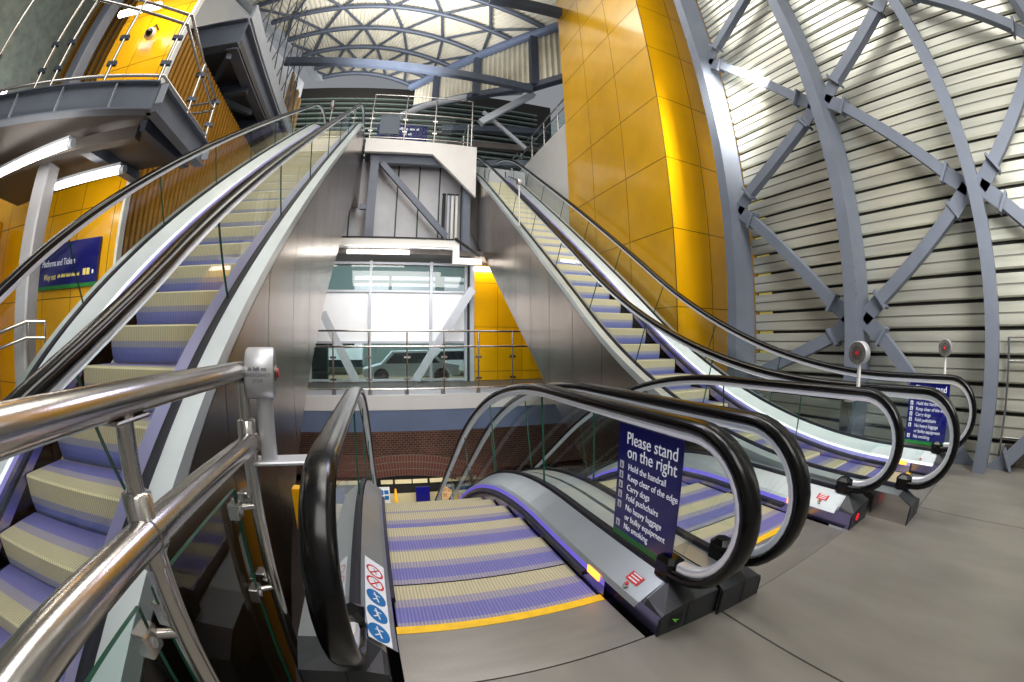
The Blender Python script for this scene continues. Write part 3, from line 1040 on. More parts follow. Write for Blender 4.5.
# glazed wall behind the balcony
VG = 13.3
mull = [-4.1, -2.2, -0.28, 1.64, 2.76]
win = MB()
for x in mull:
    win.box(x - 0.045, x + 0.045, VG - 0.09, VG + 0.02, 0.0, 3.75, 'grey_pale')
for z in (0.05, 1.22, 2.80, 3.68):
    win.box(-4.1, 2.8, VG - 0.08, VG + 0.02, z - 0.035, z + 0.035, 'grey_pale')
wn = win.build('window_1'); wn['kind'] = 'structure'
for a, b in zip(mull, mull[1:]):
    for z0, z1, mt in ((0.085, 1.185, 'glass_window'), (1.255, 2.765, 'frosted'), (2.835, 3.645, 'glass_window')):
        mb = MB(); mb.face([(a + .045, VG, z0), (b - .045, VG, z0), (b - .045, VG, z1), (a + .045, VG, z1)], mt)
        mb.build('window_pane', wn)
mb = MB(); mb.box(2.80, 2.86, VG - 0.15, VG, 0, 3.7, 'seam_dark'); mb.box(2.86, 2.99, VG - 0.25, VG, 0, 3.75, 'grey_pale')
solo(mb, 'steel_post', 'pale steel post between the white glazing and the yellow panels', 'post')
mb = MB(); mb.box(2.99, 7.0, VG - 0.03, VG + 0.1, -0.3, 3.8, 'joint')
tiled(mb, (2.99, VG - 0.03, 0.29), (1, 0, 0), 5, 3, 0.83, 1.42, (0, -1, 0), 'yellow_tile', zmax=3.4)
tiled(mb, (2.99, VG - 0.03, 0.0), (1, 0, 0), 5, 1, 0.83, 0.285, (0, -1, 0), 'yellow_tile')
struct(mb, 'wall_balcony')
mb = MB(); mb.box(2.99, 6.5, VG - 0.35, VG - 0.03, 3.52, 3.60, 'tube_light'); 
solo(mb, 'pendant_tube_light', 'bright strip light above the yellow panels behind the balcony', 'light')
for p, q, lab in (((-1.72, 12.75, 2.1), (-0.70, 12.75, 0.1), 'pale slanting steel brace before the glazing, beside the striped escalator'),
                  ((2.86, 12.75, 2.86), (1.12, 12.75, 0.1), 'pale slanting steel brace before the glazing, beside the yellow panels')):
    mb = MB(); mb.beam(p, q, 0.12, 0.24, 'grey_pale', (0, 0, 1)); solo(mb, 'steel_brace', lab, 'brace')
# soffit, cable tray and tube light over the balcony
tr = thing('cable_tray', (0.3, 12.1, 4.0), 'long white cable tray running along the top of the balcony glazing', 'cable tray')
mb = MB()
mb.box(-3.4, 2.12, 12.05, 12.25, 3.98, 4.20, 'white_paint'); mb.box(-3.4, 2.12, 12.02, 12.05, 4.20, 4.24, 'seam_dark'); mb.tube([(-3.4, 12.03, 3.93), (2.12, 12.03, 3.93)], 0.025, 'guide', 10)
mb.build('tray_body', tr)
mb = MB(); mb.box(2.12, 2.30, 12.05, 12.25, 3.50, 4.20, 'white_paint'); mb.box(2.30, 2.98, 12.05, 12.25, 3.50, 3.68, 'white_paint'); mb.build('tray_drop', tr)
mb = MB(); mb.tube([(2.15, 12.0, 4.25), (2.9, 12.0, 3.75)], 0.04, 'seam_dark', 10); mb.build('cable', tr)
mb = MB(); mb.tube([(-0.99, 12.2, 3.82), (0.84, 12.2, 3.82)], 0.06, 'tube_light', 14); solo(mb, 'pendant_tube_light', 'fluorescent tube hanging below the white cable tray', 'light')
mb = MB(); mb.tube([(-3.2, 12.2, 3.82), (-1.5, 12.2, 3.82)], 0.06, 'tube_light', 14); solo(mb, 'pendant_tube_light', 'fluorescent tube beside the stainless escalator side, level with the cable tray', 'light')

# grey panelled wall above, up to the landing
mb = MB()
xs = [-4.8, -3.6, -2.8, -2.0, -1.2, -0.36, 0.45, 1.21, 1.95, 2.75, 3.6, 4.4, 5.2]
for a, b in zip(xs, xs[1:]):
    mb.box(a + 0.03, b - 0.03, 14.32, 14.4, 4.0, 7.6, 'grey_wall')
    mb.box(b - 0.03, b - 0.008, 14.33, 14.4, 4.0, 7.6, 'seam_green'); mb.box(b - 0.008, b + 0.03, 14.36, 14.4, 4.0, 7.6, 'seam_dark')
mb.box(-4.8, 5.2, 14.4, 14.48, 3.8, 7.7, 'grey_wall')
struct(mb, 'wall_upper')
mb = MB(); mb.box(-4.5, 6.6, 12.3, 14.32, 3.80, 3.95, 'soffit'); struct(mb, 'ceiling_balcony')
fr = thing('landing_support', (0.9, 13.5, 3.95), 'grey steel structure with slanting brace below the white landing fascia', 'steel structure')
mb = MB(); mb.ibeam((-0.42, 13.5, 3.97), (-0.42, 13.5, 7.42), 0.28, 0.26, 'grey_paint', 0.03, (0, 1, 0)); mb.build('post', fr)
mb = MB(); mb.ibeam((2.78, 13.6, 3.97), (2.78, 13.6, 7.42), 0.24, 0.26, 'grey_paint', 0.03, (0, 1, 0)); mb.build('post', fr)
mb = MB(); mb.ibeam((-0.6, 13.5, 7.36), (2.7, 13.5, 7.36), 0.22, 0.36, 'grey_paint'); mb.build('beam', fr)
mb = MB(); mb.beam((-0.18, 13.45, 7.18), (2.12, 13.6, 4.7), 0.15, 0.20, 'grey_paint'); mb.build('brace', fr)
mb = MB(); mb.beam((-0.55, 13.5, 5.6), (-0.8, 13.5, 5.6), 0.14, 0.18, 'grey_paint'); mb.build('stub_beam', fr)
for i, x in enumerate((2.06, 2.22, 2.36, 2.51)):
    mb = MB(); mb.tube([(x, 13.85, 3.95), (x, 13.85, 6.25)], 0.055, ('seam_dark', 'grey_pale', 'white_paint', 'white_paint')[i], 12)
    mb.disc((x, 13.85, 6.24), (0, 0, 1), 0.066, 'seam_dark', 14, 0.06)
    solo(mb, 'riser_pipe', ('dark vertical pipe, first of the pipe bundle below the landing', 'pale grey vertical pipe, second of the bundle below the landing',
                            'white vertical pipe third in the bundle below the landing', 'white vertical pipe last in the bundle, beside the steel post')[i], 'pipe')

# ------------------------------------------------------------------ lower level
mb = MB()
VB = 13.3
xc, hw, zs, zc = 0.72, 3.1, -3.95, -3.06     # arch centre, half span, springing, crown
def arch_z(x):
    t = min(1, abs(x - xc) / hw)
    rise = zc - zs
    Rr = (hw * hw + rise * rise) / (2 * rise)
    return zc - Rr + sqrt(max(0, Rr * Rr - ((x - xc)) ** 2)) if abs(x - xc) < hw else None
xa = [xc - hw + 2 * hw * i / 40 for i in range(41)]
for a, b in zip(xa, xa[1:]):
    za, zb_ = max(zs, arch_z(a) or zs), max(zs, arch_z(b) or zs)
    mb.face([(a, VB, za), (b, VB, zb_), (b, VB, -0.85), (a, VB, -0.85)], 'brick')
    mb.face([(a, VB, za), (b, VB, zb_), (b, VB + 0.6, zb_), (a, VB + 0.6, za)], 'brick')
mb.face([(-7, VB, ULOW), (xc - hw, VB, ULOW), (xc - hw, VB, -0.85), (-7, VB, -0.85)], 'brick')
mb.face([(xc + hw, VB, ULOW), (8, VB, ULOW), (8, VB, -0.85), (xc + hw, VB, -0.85)], 'brick')
# ring of arch bricks: three rows of voussoirs
rise = zc - zs; Rr = (hw * hw + rise * rise) / (2 * rise); cz = zc - Rr
am = math.asin(hw / Rr)
for row in range(3):
    r0 = Rr + row * 0.235; n = 74
    for k in range(n):
        a0 = -am + 2 * am * (k + 0.06) / n; a1 = -am + 2 * am * (k + 0.94) / n
        q = [(xc + r * sin(a), VB - 0.012, cz + r * cos(a)) for r, a in ((r0 + 0.008, a0), (r0 + 0.008, a1), (r0 + 0.225, a1), (r0 + 0.225, a0))]
        mb.face(q, 'brick_ring')
    pts = [[(xc + r * sin(-am + 2 * am * k / 40), VB - 0.006, cz + r * cos(-am + 2 * am * k / 40)) for r in (r0, r0 + 0.235)] for k in range(41)]
    mb.grid(pts, 'siding_line', False)
struct(mb, 'wall_brick')
mb = MB(); mb.box(-6, 8, 15.6, 15.7, ULOW, -3.2, 'dark_void'); mb.box(-6, 8, 15.55, 15.6, ULOW, ULOW + 0.42, 'cream'); mb.box(-6, 8, VB, 15.7, -3.2, -3.0, 'dark_void'); struct(mb, 'wall_subway')
for i, (a, b) in enumerate(((-1.75, -1.15), (-0.98, -0.47), (-0.12, 0.34), (0.42, 1.05), (1.10, 1.66), (1.76, 2.25), (2.4, 2.9))):
    mb = MB(); mb.box(a, b, 15.42, 15.55, -4.08, -3.55 if i not in (3, 4) else -3.5, 'cream')
    solo(mb, 'bulkhead_panel', 'cream panel under the brick arch, ' + ('at its darkest end', 'above and beside the notice board', 'between the notice board and the yellow cone', 'above the yellow cone',
         'second past the yellow cone', 'above the blue board', 'above the slanting yellow board')[i], 'panel')
nbd = thing('notice_board', (-0.05, 15.2, ULOW), 'white notice board with blue posters standing below the brick arch', 'notice board')
mb = MB(); mb.box(-0.31, 0.19, 15.18, 15.22, ULOW + 0.04, -4.12, 'sticker_white'); mb.build('board', nbd)
mb = MB()
for x0, x1, z0, z1, c in ((-0.24, -0.05, -4.42, -4.24, 'sticker_blue'), (-0.02, 0.14, -4.40, -4.24, 'sticker_blue'), (-0.02, 0.14, -4.62, -4.46, 'sticker_blue'), (-0.22, -0.08, -4.82, -4.68, 'sign_blue')):
    mb.box(x0, x1, 15.17, 15.18, z0, z1, c)
mb.build('poster', nbd)
cn = thing('floor_cone', (0.40, 14.9, ULOW), 'slim yellow warning cone beside the notice board', 'cone')
mb = MB()
mb.grid([[(0.40 + r * cos(2 * pi * k / 20), 14.9 + r * sin(2 * pi * k / 20), z) for k in range(20)] for r, z in ((0.115, ULOW + 0.03), (0.075, ULOW + 0.35), (0.04, ULOW + 0.78), (0.02, ULOW + 0.86), (0.0, ULOW + 0.87))], 'cone_yellow', True, True)
mb.build('cone_body', cn)
mb = MB(); mb.cbox(0.27, 0.53, 14.77, 15.03, ULOW, ULOW + 0.035, 'cone_yellow', 0.01); mb.build('cone_foot', cn)
mb = MB(); mb.box(1.17, 1.70, 15.16, 15.24, ULOW + 0.05, -4.16, 'sign_blue'); solo(mb, 'blue_board', 'plain blue board standing below the brick arch', 'board')
mb = MB(); mb.beam((2.0, 14.6, -4.1), (2.9, 14.6, -4.75), 0.05, 0.45, 'cone_yellow'); solo(mb, 'slanted_board', 'slanting yellow board below the arch, seen through escalator glass', 'board')

# ------------------------------------------------------------------ upper landing
mb = MB()
F = [(-0.80, 7.94), (2.98, 7.84), (2.98, 5.97), (1.49, 7.43), (-0.80, 7.43)]
mb.face([(x, 13.04, z) for x, z in F], 'white_panel')
mb.face([(F[2][0], 13.04, F[2][1]), (F[3][0], 13.04, F[3][1]), (F[3][0], 13.2, F[3][1]), (F[2][0], 13.2, F[2][1])], 'white_panel')
mb.face([(F[3][0], 13.04, F[3][1]), (F[4][0], 13.04, F[4][1]), (F[4][0], 13.2, F[4][1]), (F[3][0], 13.2, F[3][1])], 'white_panel')
mb.face([(2.98, 13.04, 5.97), (2.98, 13.2, 5.97), (2.98, 13.2, 7.30), (2.98, 13.04, 7.84)], 'white_panel')
struct(mb, 'trim_4')
mb = MB(); mb.box(-0.82, 3.0, 13.1, 24, 7.6, 7.88, 'soffit'); mb.box(-3.0, 5.0, 15.2, 24, 7.6, 7.88, 'soffit'); struct(mb, 'floor_upper')
railing('railing', 'stainless landing railing above the white fascia', [(-0.70, 13.12, 7.88), (2.80, 13.12, 7.88)], [(0, 0.0), (0, 0.335), (0, 0.63), (0, 1.0)], 1.92,
        [(1.92, 0.022), (1.14, 0.02), (0.14, 0.02)], 0.03, glass_z=(0.2, 1.08), clamps=True, pane='glass_soft')
railing('railing', 'short return railing at the back corner of the landing, slanting away', [(2.75, 13.5, 7.88), (2.8, 16.4, 7.88)], [(0, 0.0), (0, 0.3), (0, 0.6), (0, 1.0)], 1.1,
        [(1.1, 0.03), (0.8, 0.02)], 0.028)
sg = thing('direction_sign', (0.5, 15.2, 8.9), 'dark blue direction sign with white lettering behind the landing railing', 'sign')
mb = MB(); mb.box(-0.55, 1.46, 15.2, 15.26, 8.95, 9.72, 'sign_blue')
mb.build('panel', sg)
mb = MB(); mb.box(0.2, 0.28, 15.21, 15.25, 7.88, 8.95, 'grey_paint'); mb.box(1.2, 1.28, 15.21, 15.25, 7.88, 8.95, 'grey_paint'); mb.build('leg', sg)
strokes(0.34, 1.16, 15.195, 9.47, 0.13, 'letter_white', 'lettering', sg, 5)
strokes(0.50, 0.95, 15.195, 9.24, 0.11, 'letter_white', 'lettering', sg, 8)
eb = thing('equipment_box', (-0.06, 14.0, 7.88), 'plain blue grey box on a thin stand in front of the blue direction sign', 'box')
mb = MB(); mb.box(-0.42, 0.30, 14.0, 14.1, 8.64, 9.44, 'grey_paint'); mb.build('box_body', eb)
mb = MB(); mb.box(-0.09, -0.03, 14.03, 14.07, 7.88, 8.64, 'grey_paint'); mb.build('stand', eb)

# white walled gallery beside the tower
mb = MB(); mb.box(5.4, 5.5, 9.95, 20, 4.0, 8.25, 'white_panel'); mb.box(5.5, 8, 9.95, 20, 7.6, 7.9, 'soffit'); struct(mb, 'wall_gallery')
railing('railing', 'stainless gallery railing on the white wall behind the tower', [(5.45, 10.2, 8.25), (5.45, 18.0, 8.25)], [(0, f) for f in (0.04, 0.2, 0.36, 0.52, 0.68, 0.84, 1.0)], 1.05,
        [(1.05, 0.03), (0.70, 0.025)], 0.028, glass_z=(0.05, 0.6), clamps=False)

# ------------------------------------------------------------------ upper gallery slab on the far side of the striped escalator
mb = MB(); mb.box(-9.4, -3.85, 7.45, 24, 7.7, 7.9, 'soffit'); struct(mb, 'floor_gallery')
sb = thing('gallery_support', (-3.8, 7.4, 7.5), 'grey steelwork with a pale edge carrying the upper gallery above the gantry', 'steel structure')
mb = MB(); mb.box(-3.80, -3.74, 7.25, 19.8, 8.45, 8.95, 'grey_pale'); mb.ibeam((-3.96, 7.3, 7.98), (-3.96, 14.2, 7.98), 0.3, 0.9, 'grey_paint', 0.03); mb.build('edge_beam', sb)
mb = MB(); mb.ibeam((-9.4, 7.3, 8.0), (-3.8, 7.3, 8.0), 0.3, 0.8, 'grey_paint', 0.035); mb.build('front_beam', sb)
for v in (9.0, 11.0, 13.0):
    mb = MB(); mb.ibeam((-9.4, v, 7.5), (-3.9, v, 7.5), 0.2, 0.36, 'grey_paint_dark', 0.03); mb.build('cross_beam', sb)
mb = MB(); mb.beam((-4.0, 7.4, 7.4), (-6.0, 10.2, 7.4), 0.14, 0.16, 'grey_paint_dark'); mb.beam((-6.2, 7.4, 7.4), (-4.1, 10.2, 7.4), 0.14, 0.16, 'grey_paint_dark'); mb.build('plan_brace', sb)
# stair flight soffit and ribbed wall beyond
mb = MB()
for k in range(40):
    v = 5.6 + k * 0.18
    mb.box(-4.42, -4.36, v, v + 0.10, -1, 7.0, 'shaded_yellow')
mb.box(-4.50, -4.42, 5.6, 13, -1, 7.0, 'joint')
struct(mb, 'wall_ribbed')

# yellow tiled wall with the platforms sign
mb = MB(); mb.box(-6.35, -4.36, 5.53, 5.65, -0.1, 10.5, 'joint'); mb.box(-9.5, -6.35, 5.53, 5.65, -0.1, 4.8, 'joint')
tiled(mb, (-9.08, 5.53, -0.9), (1, 0, 0), 3, 4, 0.911, 1.42, (0, -1, 0), 'yellow_tile')
tiled(mb, (-6.35, 5.53, -0.9), (1, 0, 0), 3, 8, 0.911, 1.42, (0, -1, 0), 'yellow_tile', umax=1.99)
mb.box(-4.36, -4.30, 5.5, 5.65, 0, 10.5, 'white_paint')
struct(mb, 'wall_left')
ps = thing('platform_sign', (-5.6, 5.45, 2.06), 'blue Platforms and Tickets sign on the yellow tiled wall', 'sign')
mb = MB(); mb.box(-6.50, -4.70, 5.44, 5.50, 2.14, 2.83, 'sign_blue'); mb.build('panel', ps)
mb = MB(); mb.box(-6.50, -4.70, 5.438, 5.50, 2.08, 2.14, 'sign_green'); mb.build('green_band', ps)
text('Platforms and Tickets', 0.15, (-6.36, 5.435, 2.46), (1, 0, 0), (0, 0, 1), 'letter_white', 'lettering', ps, xscale=0.80)
text('Way out', 0.14, (-6.26, 5.435, 2.24), (1, 0, 0), (0, 0, 1), 'letter_yellow', 'lettering', ps, xscale=0.8)
strokes(-5.80, -5.15, 5.436, 2.26, 0.055, 'letter_yellow', 'small_lettering', ps, 3)
mb = MB(); mb.box(-5.06, -4.98, 5.432, 5.436, 2.26, 2.36, 'letter_yellow'); mb.box(-4.96, -4.88, 5.432, 5.436, 2.26, 2.36, 'letter_yellow'); mb.box(-4.82, -4.78, 5.432, 5.436, 2.27, 2.33, 'letter_white'); mb.build('pictogram', ps)

# steel gantry platform with railing, above the near left
C0 = Vector((-2.80, 3.60, 0)); dF = Vector((-0.921, -0.391, 0)).normalized()
ZT, ZBm = 4.02, 3.66
gt = thing('gantry', (-3.2, 3.6, ZBm), 'blue grey steel gantry platform above the yellow wall sign', 'platform')
E0 = C0 + dF * 5.5
up3 = lambda p, z: Vector((p.x, p.y, z))
mb = MB(); mb.ibeam(up3(C0, 3.84), up3(E0, 3.84), 0.16, 0.38, 'grey_paint', 0.02)
for f in (0.6, 1.45, 2.3, 3.4):
    p = C0 + dF * f; mb.beam(up3(p, 3.67), up3(p, 4.0), 0.14, 0.014, 'grey_pale', (dF.x, dF.y, 0))
mb.build('front_beam', gt)
B0 = Vector((-2.80, 5.30, 0))
mb = MB(); mb.ibeam(up3(C0, 3.84), up3(B0, 3.84), 0.16, 0.38, 'grey_paint', 0.02)
mb.beam((-2.72, 3.6, 3.75), (-2.72, 3.6, 4.0), 0.10, 0.02, 'grey_pale', (0, 1, 0)); mb.beam((-2.72, 5.28, 3.75), (-2.72, 5.28, 4.0), 0.10, 0.02, 'grey_pale', (0, 1, 0))
mb.build('side_beam', gt)
mb = MB()
Bk = E0 + Vector((0, 4.0, 0))
mb.face([up3(C0, 3.995), up3(B0, 3.995), up3(Bk, 3.995), up3(E0, 3.995)], 'soffit')
mb.face([up3(C0, 3.76), up3(B0, 3.76), up3(Bk, 3.76), up3(E0, 3.76)], 'soffit')
mb.build('deck_plate', gt)
mb = MB(); mb.beam((-3.15, 3.95, 3.60), (-6.8, 3.60, 3.60), 0.16, 0.16, 'soffit'); mb.build('under_beam', gt)
mb = MB(); mb.beam((-3.1, 3.9, 3.68), (-3.0, 5.2, 3.68), 0.14, 0.14, 'grey_paint_dark'); mb.beam((-4.3, 4.0, 3.68), (-4.1, 5.4, 3.68), 0.2, 0.14, 'grey_paint_dark'); mb.build('joist', gt)
col = MB(); col.cbox(-5.48, -5.12, 4.05, 4.35, 0.0, 3.66, 'grey_col', 0.03); solo(col, 'steel_column', 'pale square column holding up the gantry in front of the yellow wall', 'column')
pr_ = [0.05, 0.85, 1.75, 2.05, 3.3]
P0 = up3(C0 + dF * 0.02, ZT)
t = thing('gantry_railing', (-3.2, 3.6, ZT), 'stainless railing with glass clamps around the gantry platform', 'railing')
hh = lambda f: 1.08 + 0.30 * f            # the hand rail climbs with the stair beyond the frame
mb = MB(); mb.tube([up3(E0, ZT + 0.12), up3(C0, ZT + 0.12), up3(B0, ZT + 0.12)], 0.022, 'chrome', 12); mb.build('rail', t)
for q in (0.0, -0.16):
    mb = MB(); mb.tube([up3(E0, ZT + hh(5.5) + q), up3(C0, ZT + hh(0) + q), up3(B0, ZT + 0.72 + q), up3(B0 + Vector((-1.2, 0, 0)), ZT + 0.72 + q)], 0.024, 'chrome', 12); mb.build('rail', t)
for p, h_ in [(C0 + dF * f, hh(f)) for f in pr_] + [(Vector((-2.8, 4.5, 0)), 0.90), (Vector((-2.8, 5.28, 0)), 0.72)]:
    mb = MB(); mb.tube([up3(p, ZT - 0.02), up3(p, ZT + h_)], 0.024, 'chrome', 12); po = mb.build('post', t)
    for z in (0.3, 0.7):
        mb = MB(); mb.beam(up3(p + dF * 0.07, ZT + z), up3(p - dF * 0.07, ZT + z), 0.05, 0.06, 'grey_paint_dark'); mb.build('glass_clamp', po)
t = railing('railing', 'inner stainless railing on the gantry platform before the yellow wall', [(-7.5, 4.2, ZT), (-4.35, 5.0, ZT), (-4.35, 5.3, ZT)], [(0, 0.45), (0, 0.75), (0, 1.0)], 1.0, [(1.0, 0.02), (0.85, 0.016)], 0.018)
# tube lights under the gantry
for a, b, lab in (((-6.3, 3.55, 3.50), (-4.15, 3.55, 3.50), 'fluorescent tube under the gantry, passing in front of the pale column'),
                  ((-5.35, 4.55, 3.45), (-3.80, 4.55, 3.45), 'fluorescent tube under the gantry, behind the pale column')):
    mb = MB(); mb.tube([a, b], 0.05, 'tube_light', 14); tl = solo(mb, 'pendant_tube_light', lab, 'light')
    mb = MB(); mb.box(a[0], b[0], a[1] - 0.05, a[1] + 0.05, a[2] + 0.055, a[2] + 0.10, 'grey_pale'); mb.tube([b, (b[0] + 0.09, b[1], b[2])], 0.062, 'grey_pale', 14)
    k = mb.build('lamp_housing'); k.parent = tl; k.matrix_parent_inverse = Matrix.Translation(-tl.location)
for p, q, lab in (((-6.0, 4.9, 7.28), (-4.85, 4.9, 7.10), 'bright fluorescent tube over the gantry platform'), ((-8.8, 4.2, 4.3), (-8.7, 4.2, 6.0), 'upright glowing tube at the edge of the yellow wall')):
    mb = MB(); mb.tube([p, q], 0.08, 'tube_light', 14); solo(mb, 'pendant_tube_light', lab, 'light')
mb = MB(); mb.cbox(-7.15, -6.80, 5.05, 5.40, 4.0, 11.0, 'grey_paint', 0.03); solo(mb, 'steel_column', 'blue grey column standing on the gantry beside the bright yellow panels', 'column')
mb = MB()
for k in range(9):
    mb.box(-9.4 + 0.3 * k, -9.3 + 0.3 * k, 6.4, 6.5, 4.0, 11.5, 'shaded_yellow')
mb.box(-9.5, -6.4, 6.5, 6.56, 4.0, 11.5, 'grey_paint_dark')
struct(mb, 'wall_stair')
# dome camera on the yellow wall
dc = thing('dome_camera', (-5.05, 5.4, 6.6), 'white dome camera with black lens on the yellow wall above the gantry', 'camera')
mb = MB(); mb.sphere((-5.05, 5.30, 6.73), 0.13, 'white_paint'); mb.build('housing', dc)
mb = MB(); mb.sphere((-5.02, 5.21, 6.69), 0.085, 'rubber'); mb.build('lens', dc)
mb = MB(); mb.tube([(-5.05, 5.5, 6.98), (-5.05, 5.35, 7.0), (-5.05, 5.30, 6.84)], 0.02, 'seam_dark', 10); mb.build('arm', dc)
# stair railing by the column
t = railing('railing', 'bare steel stair railing sloping up to the pale column', [(-6.3, 3.3, -0.35), (-5.0, 4.0, 0.0), (-4.72, 4.2, 0.0)], [(0, 0.35), (1, 0.1), (1, 1.0)], 1.5, [(1.50, 0.028), (1.30, 0.024)], 0.022)
mb = MB(); mb.tube([(-8.3, 5.0, 0), (-8.3, 5.0, 3.4)], 0.32, 'yellow_tile_shaded', 24); solo(mb, 'round_column', 'round yellow column beside the yellow tiled wall', 'column')

# ------------------------------------------------------------------ roof
def uL(v): return -(12.4 - 0.469 * v) / 1.08
def uR(v): return (12.0 - 0.649 * v) / 0.81
H0 = 1.26
def arch_pt(v, s, lift=0.0):
    a, b = uL(v), uR(v)
    z0 = 12.4 * (1 - s) + 12.0 * s + H0
    rise = 0.105 * (b - a)
    return Vector((a + (b - a) * s, v, z0 + rise * 4 * s * (1 - s) + lift))
mb = MB()
NS = 220
rows = []
for v in frange(3.0, 17.6, 0.75):
    r = []
    for k in range(NS + 1):
        s_ = k / NS
        r.append(arch_pt(v, s_, 0.20 + (0.035 if (k % 4) in (0, 1) else -0.035)))
    rows.append(r)
mb.grid(rows, 'roof_sheet', False)
struct(mb, 'ceiling')
alab = ['first curved roof rib, meeting the blue grey tube beside the tower', 'curved roof rib, first whole arc above the landing', 'curved roof rib, second arc above the landing',
        'curved roof rib, third arc above the landing, over the dark beam', 'curved roof rib, fourth arc just under the dark beam', 'smallest curved roof rib low behind the landing railing']
av = [11.85, 13.05, 14.35, 15.6, 16.7, 17.5]
for i, v in enumerate(av):
    t = thing('roof_rib', tuple(arch_pt(v, 0.5)), alab[i], 'roof rib')
    mb = MB(); mb.tube([arch_pt(v, k / 24) for k in range(25)], 0.115, 'grey_paint_dark', 12); mb.build('arch_tube', t)
    if i + 1 < len(av):
        n = 5
        for k in range(n):
            for (s0, s1) in (((k + 0.0) / n, (k + 0.5) / n), ((k + 1.0) / n, (k + 0.5) / n)):
                if i % 2: s0, s1 = s1, s0
                mb = MB(); mb.tube([arch_pt(v, s0), arch_pt(av[i + 1], s1)], 0.06, 'grey_paint_dark', 8); mb.build('diagonal', t)
    else:
        pass
et = thing('roof_gable', (uR(14), 14, 10.6), 'corrugated roof gable under a thick blue grey tube on dark posts, beside the tower', 'gable')
mb = MB(); mb.tube([(uR(v), v, 12.0 + H0) for v in (10.2, 11.5, 13.0, 15.0, 17.6)], 0.21, 'beam_blue', 18); mb.build('tube', et)
mb = MB(); mb.beam((uR(10.3) + 0.2, 10.3, 10.6), (uR(12.7) + 0.2, 12.7, 10.6), 0.3, 0.25, 'grey_paint_dark'); mb.beam((uR(12.6) + 0.2, 12.6, 10.6), (uR(17.5) + 0.2, 17.5, 11.95), 0.3, 0.25, 'grey_paint_dark'); mb.build('sill_beam', et)
for v in (12.4, 14.5, 16.3):
    mb = MB(); mb.beam((uR(v), v, 10.55 + 0.27 * max(0, v - 12.6)), (uR(v), v, 13.1), 0.28, 0.28, 'grey_paint_dark', (0, 1, 0)); mb.build('post', et)
mb = MB(); mb.beam((uL(8.0), 8.0, 12.4 + H0), (uL(17.6), 17.6, 12.4 + H0), 0.34, 0.3, 'grey_pale'); solo(mb, 'eaves_beam', 'pale roof edge beam running away behind the striped escalator', 'beam')
# gable siding below the tube
mb = MB(); rows = []
for k in range(0, 161):
    v = 10.2 + (17.6 - 10.2) * k / 160
    off = 0.05 if (k % 4) in (0, 1) else -0.05
    rows.append([(uR(v) + 0.2 + off, v + off, 10.7 + 0.27 * max(0, v - 12.6)), (uR(v) + 0.2 + off, v + off, 13.4)])
mb.grid(rows, 'roof_sheet', False); mb.build('siding_sheet', et)
mb = MB(); mb.beam((-4.2, 12.3, 10.85), (4.75, 12.3, 10.25), 0.22, 0.28, 'grey_paint_dark'); solo(mb, 'tie_beam', 'long dark beam crossing the hall below the roof ribs', 'beam')
mb = MB(); mb.beam((2.4, 9.6, 12.0), (4.79, 9.6, 12.0), 0.3, 0.34, 'grey_paint_dark'); solo(mb, 'tower_beam', 'dark beam end meeting the top of the yellow tower', 'beam')
mb = MB(); mb.tube([(0.3, 15.0, 10.0), (1.3, 15.0, 10.62), (3.1, 15.0, 11.33), (5.3, 15.0, 11.95)], 0.13, 'grey_pale', 12); solo(mb, 'curved_beam', 'pale curved tube arching over the landing', 'beam')
mb = MB(); mb.beam((3.2, 13.6, 9.2), (5.3, 13.6, 10.95), 0.24, 0.24, 'grey_pale'); solo(mb, 'roof_strut', 'pale slanting strut reaching up to the dark tie beam', 'strut')
for i, (z, a, b) in enumerate(((9.35, 2.4, 6.0), (10.3, 2.2, 6.5), (8.75, 2.8, 6.2))):
    mb = MB(); mb.beam((a, 16.0 + 0.4 * i, z), (b, 15.0, z - 0.3), 0.28, 0.26, ('soffit', 'grey_paint_dark', 'grey_paint')[i])
    solo(mb, 'back_beam', ('brown beam behind the escalator top', 'dark beam just under the pale strut', 'grey low beam behind the escalator top')[i], 'beam')
mb = MB(); mb.beam((3.5, 14.4, 10.2), (5.2, 14.3, 8.7), 0.12, 0.14, 'grey_pale'); solo(mb, 'cross_strut', 'thin pale strut crossing down behind the gallery railing', 'strut')
# louvred end wall behind the landing
mb = MB(); z = 7.9
while z < 14:
    mb.hexa([(-9.4, 20.0, z), (8, 20.0, z), (8, 20.3, z + 0.05), (-9.4, 20.3, z + 0.05), (-9.4, 20.0, z + 0.05), (8, 20.0, z + 0.05), (8, 20.3, z + 0.26), (-9.4, 20.3, z + 0.26)], 'louvre')
    z += 0.32
mb.box(-9.4, 9, 20.4, 20.5, 7.7, 15, 'siding_gap')
struct(mb, 'wall_back')
